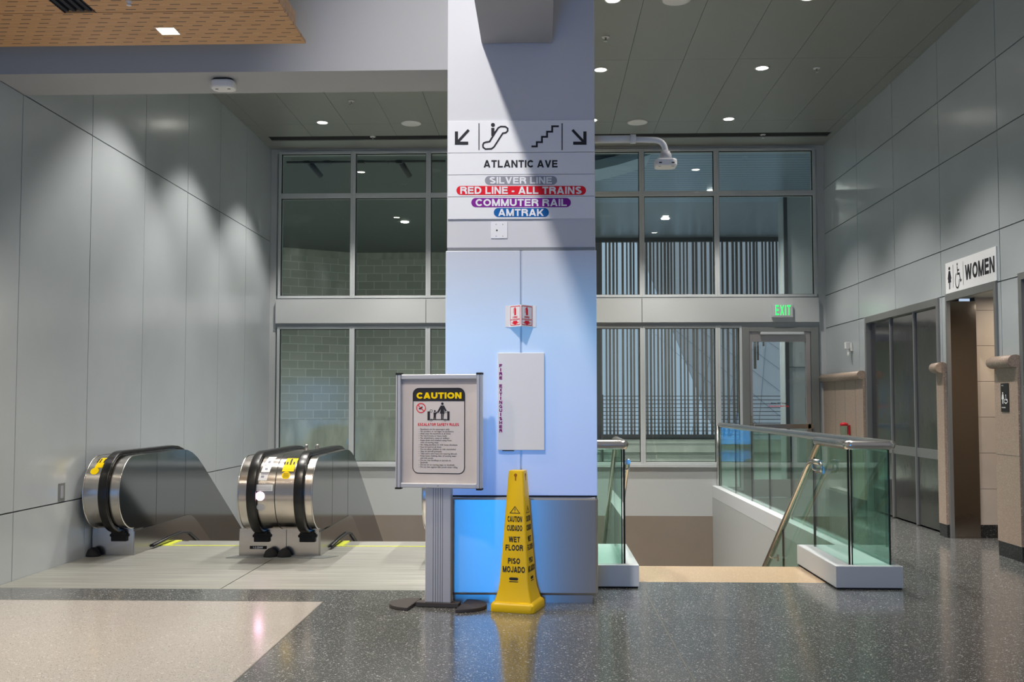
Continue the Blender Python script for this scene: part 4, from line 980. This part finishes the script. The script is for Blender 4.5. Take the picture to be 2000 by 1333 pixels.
# left wall outlet plate
c_ = P(122, 962, X=XL+.01); o = thing('wall_plate', 'narrow dark recessed plate on the left wall near the newel', 'wall plate', (XL, c_[1], c_[2]))
m = M(); m.box(XL+.0005, XL+.006, c_[1]-.055, c_[1]+.055, c_[2]-.075, c_[2]+.075); obj('plate', m, 'alu_dark', o, bevel=.002)
m = M(); m.box(XL+.0062, XL+.0085, c_[1]-.03, c_[1]+.02, c_[2]-.05, c_[2]+.055); obj('insert', m, 'grey_ink', o)

# ================================================= CEILING THINGS
def downlight(x, y, z, label, group, power, lens='lamp_white', colr=KELVIN, first=[None]):
    if first[0] is None:
        t = thing('downlight', label, 'ceiling light', (x, y, z), 0, group)
        m = M(); m.lathe([(.082, 0), (.082, -.006), (.066, -.008), (.064, .0)], (0, 0, 0), seg=32); obj('trim_ring', m, 'white_plastic', t, local=True)
        m = M(); m.lathe([(.064, -.003), (.0001, -.003)], (0, 0, 0), seg=32); obj('lens', m, lens, t, local=True)
        ld = bpy.data.lights.new('lamp', 'SPOT'); ld.energy = power; ld.color = colr; ld.spot_size = math.radians(92); ld.spot_blend = .45; ld.shadow_soft_size = .06
        lo = bpy.data.objects.new('lamp', ld); col.objects.link(lo); lo.parent = t; lo.location = (0, 0, -.03)
        first[0] = t; return t
    return dup(first[0], (x, y, z), label, group)
cols_ = ((-2.95, 'by the left wall'), (-1.15, 'second from the left wall'), (.66, 'third from the left wall'), (2.47, 'by the right wall'))
for i, yv in enumerate((13.1, 11.1, 9.15)):
    for xv, cl in cols_:
        downlight(xv, yv, CEIL, 'round recessed downlight in the %s row from the windows, %s' % (('first', 'second', 'third')[i], cl), 'recessed downlights in the metal ceiling', W_DOWN)
downlight(2.47, 7.2, CEIL, 'round recessed downlight nearest the viewer, by the right wall', 'recessed downlights in the metal ceiling', W_DOWN)
def disc(px, py, label, r=.135):
    p = P(px, py, Z=CEIL); t = thing('ceiling_speaker', label, 'speaker', (p[0], p[1], CEIL), 0, 'round ceiling speakers')
    m = M(); m.lathe([(r, 0), (r, -.006), (r*.85, -.012), (.0001, -.012)], (0, 0, 0), seg=32); obj('grille', m, 'white_plastic', t, local=True)
disc(803, 241, 'pale round flush speaker in the ceiling left of the column'); disc(1245, 239, 'pale round flush speaker in the ceiling right of the column'); disc(1321, -1, 'pale round flush speaker at the top edge, nearest on the right')
fs_ = [None]
for px, py, lb in ((1183, 72, 'sprinkler head beside the column top on the right'), (1595, 133, 'sprinkler head nearest the right wall'), (728, 267, 'sprinkler head by the ceiling slot left of the column'), (1490, 263, 'sprinkler head by the ceiling slot above the exit side'), (686, 197, 'sprinkler head behind the bulkhead on the left')):
    p = P(px, py, Z=CEIL)
    if fs_[0] is None:
        t = thing('sprinkler_head', lb, 'sprinkler', (p[0], p[1], CEIL), 0, 'ceiling sprinklers'); fs_[0] = t
        m = M(); m.lathe([(.04, 0), (.038, -.008), (.014, -.01)], (0, 0, 0), seg=20); obj('escutcheon', m, 'white_plastic', t, local=True)
        m = M(); m.lathe([(.010, -.008), (.010, -.04), (.022, -.043), (.022, -.048)], (0, 0, 0), seg=12); obj('deflector', m, 'steel_rail', t, local=True)
    else: dup(fs_[0], (p[0], p[1], CEIL), lb, 'ceiling sprinklers')
# --- oak ceiling raft
WZ = 3.74
t = thing('oak_ceiling_raft', 'hanging perforated oak ceiling raft at the top left', 'ceiling panel', (-3, 6, WZ))
pA, pB = P(95, 0, Z=WZ), P(172, 26, Z=WZ); dfx0, dfx1 = P(123, 10, Z=WZ)[0]-.11, P(123, 10, Z=WZ)[0]+.12
sq = [P(302, 54, Z=WZ), P(340, 53.5, Z=WZ), P(350, 67.5, Z=WZ), P(315, 68, Z=WZ)]; lx0, lx1, ly0, ly1 = sq[0][0]+.0, sq[1][0]+.0, sq[0][1], sq[3][1]
yj = P(0, 27, Z=WZ)[1]; m = M()
dfx0, dfx1 = -2.93, -2.73
for r in clip_rects((-7, -1.573, yj+.004, 6.47), [(lx0, lx1, ly0, ly1), (-4.3, -4.1, ly0, ly1)]): m.box(r[0], r[1], r[2], r[3], WZ, WZ+.02)
obj('front_board', m, 'perforated_oak', t, recalc=False)
m = M()
for r in clip_rects((-7, -1.573, 3.6, yj-.004), [(dfx0, dfx1, 3.7, yj)]): m.box(r[0], r[1], r[2], r[3], WZ, WZ+.02)
obj('rear_board', m, 'perforated_oak', t, recalc=False)
m = M(); m.box(-1.60, -1.574, 3.6, 6.2, WZ+.0205, WZ+.10); m.box(-1.66, -1.60, 6.2, 6.22, WZ+.02, WZ+.10); obj('edge_board', m, 'oak', t)
m = M(); m.box(-7, -1.62, 3.6, 6.44, WZ+.0205, WZ+.05); obj('carrier', m, 'matte_black', t)
m = M()
for k in range(4): m.box(dfx0+.012+k*.048, dfx0+.035+k*.048, 3.75, yj-.02, WZ+.001, WZ+.02)
m.box(dfx0, dfx0+.006, 3.7, yj, WZ-.002, WZ+.02); m.box(dfx1-.006, dfx1, 3.7, yj, WZ-.002, WZ+.02); obj('air_diffuser', m, 'ink', t)
o = thing('square_downlight', 'small square warm light set into the oak ceiling raft', 'ceiling light', ((lx0+lx1)/2, (ly0+ly1)/2, WZ))
m = M(); m.box(lx0+.006, lx1-.006, ly0+.006, ly1-.006, WZ+.012, WZ+.018); obj('lens', m, 'lamp_warm', o)
m = M(); m.box(lx0, lx0+.006, ly0, ly1, WZ-.002, WZ+.02); m.box(lx1-.006, lx1, ly0, ly1, WZ-.002, WZ+.02); m.box(lx0, lx1, ly0, ly0+.006, WZ-.002, WZ+.02); m.box(lx0, lx1, ly1-.006, ly1, WZ-.002, WZ+.02); obj('trim_frame', m, 'sign_white', o)
ld = bpy.data.lights.new('lamp', 'SPOT'); ld.energy = 220; ld.color = (1, .88, .72); ld.spot_size = 2.2; ld.spot_blend = .8; ld.shadow_soft_size = .06
lo = bpy.data.objects.new('lamp', ld); col.objects.link(lo); lo.parent = o; lo.location = (0, 0, -.02)
for k, (xx, yy2) in enumerate(((-2.35, 4.4), (-4.2, 6.1), (-4.2, 4.4))):  # extra lamps added out of view to brighten the floor and raft
    dup(o, (xx, yy2, WZ), 'added square warm fill light in the oak raft outside the frame, %s' % ('nearer the viewer', 'nearest the left wall', 'in the near left corner')[k])
o = thing('sprinkler_head', 'sprinkler head hanging from the oak ceiling raft', 'sprinkler', (P(252, 3, Z=WZ)[0], P(252, 3, Z=WZ)[1], WZ)); m = M(); m.lathe([(.02, 0), (.016, -.006), (.006, -.02), (.015, -.024)], (0, 0, 0), seg=12); obj('deflector', m, 'white_plastic', o, local=True)

# ================================================= LOBBY LIGHTS BEHIND / ABOVE THE VIEWER
hb = thing('high_bay_lamp', 'large high-bay lamp hanging high in the concourse above the viewer', 'ceiling light', (-1.75, 2.6, 7.6))
m = M(); m.lathe([(.05, .30), (.09, .22), (.24, .04), (.25, 0), (.22, 0), (.20, .03), (.05, .1)], (0, 0, 0), seg=28); obj('reflector', m, 'grey_plastic', hb, local=True)
m = M(); m.tube([(0, 0, .3), (0, 0, 1.6)], .01); obj('suspension_rod', m, 'grey_plastic', hb, local=True)
ld = bpy.data.lights.new('lamp', 'SPOT'); ld.shadow_soft_size = .17; ld.energy = W_HIGHBAY; ld.color = (1, .965, .95); ld.spot_size = math.radians(40); ld.spot_blend = 1.0
lo = bpy.data.objects.new('lamp', ld); col.objects.link(lo); lo.parent = hb; lo.location = (0, 0, -.02); lo.rotation_euler = (Vector((-.15, 6.8, 3.1))-Vector((-1.75, 2.6, 7.58))).to_track_quat('-Z', 'Y').to_euler()
# blue advertising display standing behind the viewer (it is what the steel base mirrors)
k_ = thing('display_kiosk', 'upright advertising display with blue screen behind the viewer', 'display', (-.80, -1.6, 0))
m = M(); m.box(-1.32, -.28, -1.75, -1.6, 0, 2.15); obj('casing', m, 'black', k_, bevel=.01)
m = M(); m.box(-1.26, -.34, -1.6, -1.595, .12, 2.08); obj('screen', m, 'screen_blue', k_)
# vestibule lamp
ld = bpy.data.lights.new('vestibule_lamp', 'AREA'); ld.size = .35; ld.energy = 14; ld.color = (1, .86, .68)
lo = bpy.data.objects.new('vestibule_lamp', ld); col.objects.link(lo); lo.location = (XR+.8, 9.5, 2.40)

# ================================================= OUTSIDE THE GLASS
m = M(); m.box(-12, 14, YB+.16, 26, -4.2, -.12); m.box(-12, 14, YB+.16, 15, -.12, .0); struct('ground', m, 'kerb_concrete')
m = M(); m.box(-12, .2, YB+.2, 25.5, 5.12, 5.3); o = obj('dark_soffit', m, 'soffit_dark'); tag(o, 'dark flat soffit outside above the block wall', 'soffit', kind='structure')
m = M(); m.box(.2, 8, YB+.2, 18.6, 5.12, 5.3, 0); m.box(.2, 8, 18.6, 22.7, 5.12, 5.3, 1); o = obj('slatted_soffit', m, ['slatted_soffit', 'soffit_panel']); tag(o, 'ribbed metal soffit, daylight blue in its colour, outside above the slat screen', 'soffit', kind='structure')
o = thing('block_wall', 'grey-green concrete block wall beyond the left windows', 'wall', (-4, 24.6, -.2))
m = M(); m.box(-4.72, 1.35, 24.6, 24.8, .96, 4.95); b1 = obj('masonry', m, 'block_masonry', o)
m = M(); m.box(-4.72, 1.35, 24.5, 24.8, -.2, .96); m.box(-4.72, 1.35, 24.56, 24.8, .96, 1.02); m.box(-4.72, 1.35, 24.58, 24.8, 4.95, 5.12); obj('concrete_footing', m, 'concrete', o)
o2 = thing('angled_block_wall', 'angled end of the block wall beyond the leftmost window', 'wall', (-4.72, 24.6, -.2), math.radians(31))
m = M(); m.box(-5, 0, 0, .2, 1.16, 5.15); obj('masonry', m, 'block_masonry', o2, local=True)
m = M(); m.box(-5, 0, -.1, .2, 0, 1.16); m.box(-5, 0, -.02, .2, 5.15, 5.32); obj('concrete_footing', m, 'concrete', o2, local=True)
# slat screen with pale light between the fins, its right end cut on the diagonal
m = M(); x = 1.32; random.seed(3)
while x < 5.42:
    zb = .62 if x < 4.16 else .62+(x-4.16)*2.55
    wd = random.choice((.028, .035, .045)); m.box(x, x+wd, 22.5, 22.58, zb, 5.02)
    x += random.choice((.085, .105, .125, .075))
o = thing('slat_screen', 'screen of thin dark upright slats beyond the right windows', 'screen', (3.3, 22.5, .6)); obj('slats', m, 'slat', o)
m = M(); m.box(1.2, 5.5, 22.48, 22.6, 5.02, 5.11); m.box(1.2, 1.32, 22.48, 22.6, .5, 5.02); m.box(1.3, 3.95, 22.4, 22.6, .55, .66); obj('screen_frame', m, 'pipe', o)
o = thing('cable_railing', 'horizontal cable railing in front of the slat screen outside', 'railing', (3.5, 22.1, .6)); m = M()
for i in range(11): m.box(1.3, 7.5, 22.1, 22.115, .66+i*.085, .675+i*.085)
obj('cables', m, 'pipe', o); m = M()
for xx in (1.3, 4.4, 7.5): m.box(xx, xx+.04, 22.09, 22.13, -.12, 1.55)
obj('railing_post', m, 'pipe', o)
o = thing('parapet', 'low pale concrete parapet under the slat screen outside', 'parapet', (3.5, 22.3, -.12)); m = M(); m.box(1.2, 8, 22.2, 22.6, -.12, .55); m.box(1.2, 8, 22.14, 22.2, .28, .30); obj('parapet_wall', m, 'kerb_concrete', o)
o = thing('outdoor_pier', 'dark grey panelled pier outside behind the exit door', 'pier', (5.2, 18, -.12)); m = M(); m.box(4.40, 6.6, 18.0, 18.6, -.12, 5.12); obj('pier_panel', m, 'panel', o)
m = M(); m.box(4.36, 4.42, 17.98, 18.04, -.12, 5.12); obj('pier_edge', m, 'pipe', o); m = M(); m.box(4.42, 6.6, 17.99, 18.0, 2.0, 2.01); m.box(4.70, 4.78, 17.985, 18.0, 1.15, 1.45); obj('pier_joint', m, 'pipe', o)
o = thing('white_canopy', 'huge pale blue-white curved canopy seen through the exit door', 'canopy', (7, 30, -1)); m = M()
m.add([(5.75, 30, -1), (17, 30, -1), (17, 67.5, 14), (5.75, 67.5, 14)], [(0, 1, 2, 3)]); m.add([(5.75, 30.2, -1), (17, 30.2, -1), (17, 67.7, 14), (5.75, 67.7, 14)], [(3, 2, 1, 0)]); obj('canopy_skin', m, 'canopy', o, recalc=False)
m = M(); cy_ = lambda z: 30+(z+1)*2.5-.08
for k in range(6):
    for s_ in (1, -1):
        m.tube([(6.2+k*1.1-s_*1.3, cy_(0.3), .3), (6.2+k*1.1+s_*1.7, cy_(5), 5)], .008, seg=6)
m.tube([(6.2+2.6*(j/12)**.8*1.0, cy_(.3+3.2*j/12+.9*math.sin(PI*j/24)), .3+3.2*(j/12)+.9*math.sin(PI*j/24)) for j in range(13)], .035, seg=6); obj('canopy_ribs', m, 'canopy_line', o)
# overhead pipes outside left, and curved duct at the top right panes
o = thing('ceiling_pipes', 'dark service pipes hanging outside the top left windows', 'pipes', (-3, 15.25, 4.9)); m = M()
zp = P(700, 316, Y=15.25)[2]; m.tube([(P(560, 316, Y=15.25)[0], 15.25, zp), (P(870, 314, Y=15.25)[0], 15.25, zp)], .022, seg=8)
for px0, py0, px1, py1 in ((600, 312, 627, 345), (780, 312, 800, 345)):
    a, b = P(px0, py0, Y=15.25), P(px1, py1, Y=15.45); m.tube([a, b], .045, seg=8)
for px in (600, 640, 706, 780): a = P(px, 314, Y=15.25); m.box(a[0]-.05, a[0]+.05, 15.2, 15.3, a[2]-.05, 5.12)
obj('pipe_run', m, 'pipe', o)
o = thing('curved_duct', 'curved bluish duct hanging outside the top panes right of the column', 'duct', (1.2, 15.35, 4.9)); m = M()
pts = [P(x, y, Y=15.35) for x, y in ((1120, 338), (1165, 334), (1200, 326), (1240, 314), (1280, 300), (1310, 285))]
m.sweep(pts, [(-.4, -.07), (.4, -.07), (.4, .07), (-.4, .07)], up=Vector((0, 1, 0)), sm=False); obj('duct_body', m, 'duct', o)
# outside lamps
fo = [None]
for x, y, lb in ((2.5, 20.2, 'outdoor downlight above the slat screen, left'), (3.0, 17.6, 'large bright outdoor downlight seen in the right-centre pane'), (-5.2, 19.0, 'outdoor downlight farthest left, beyond the angled block wall'), (-2.85, 20.4, 'outdoor downlight beyond the left panes')):
    if fo[0] is None:
        t = thing('outdoor_downlight', lb, 'ceiling light', (x, y, 5.12), 0, 'outdoor downlights'); fo[0] = t
        m = M(); m.lathe([(.08, 0), (.08, -.01), (.0001, -.01)], (0, 0, 0)); obj('lens', m, 'lamp_out', t, local=True)
        ld = bpy.data.lights.new('lamp', 'SPOT'); ld.energy = W_OUT; ld.color = KELVIN; ld.spot_size = 2.4; ld.spot_blend = .8; ld.shadow_soft_size = .1
        lo = bpy.data.objects.new('lamp', ld); col.objects.link(lo); lo.parent = t; lo.location = (0, 0, -.04)
    else: dup(fo[0], (x, y, 5.12), lb, 'outdoor downlights')
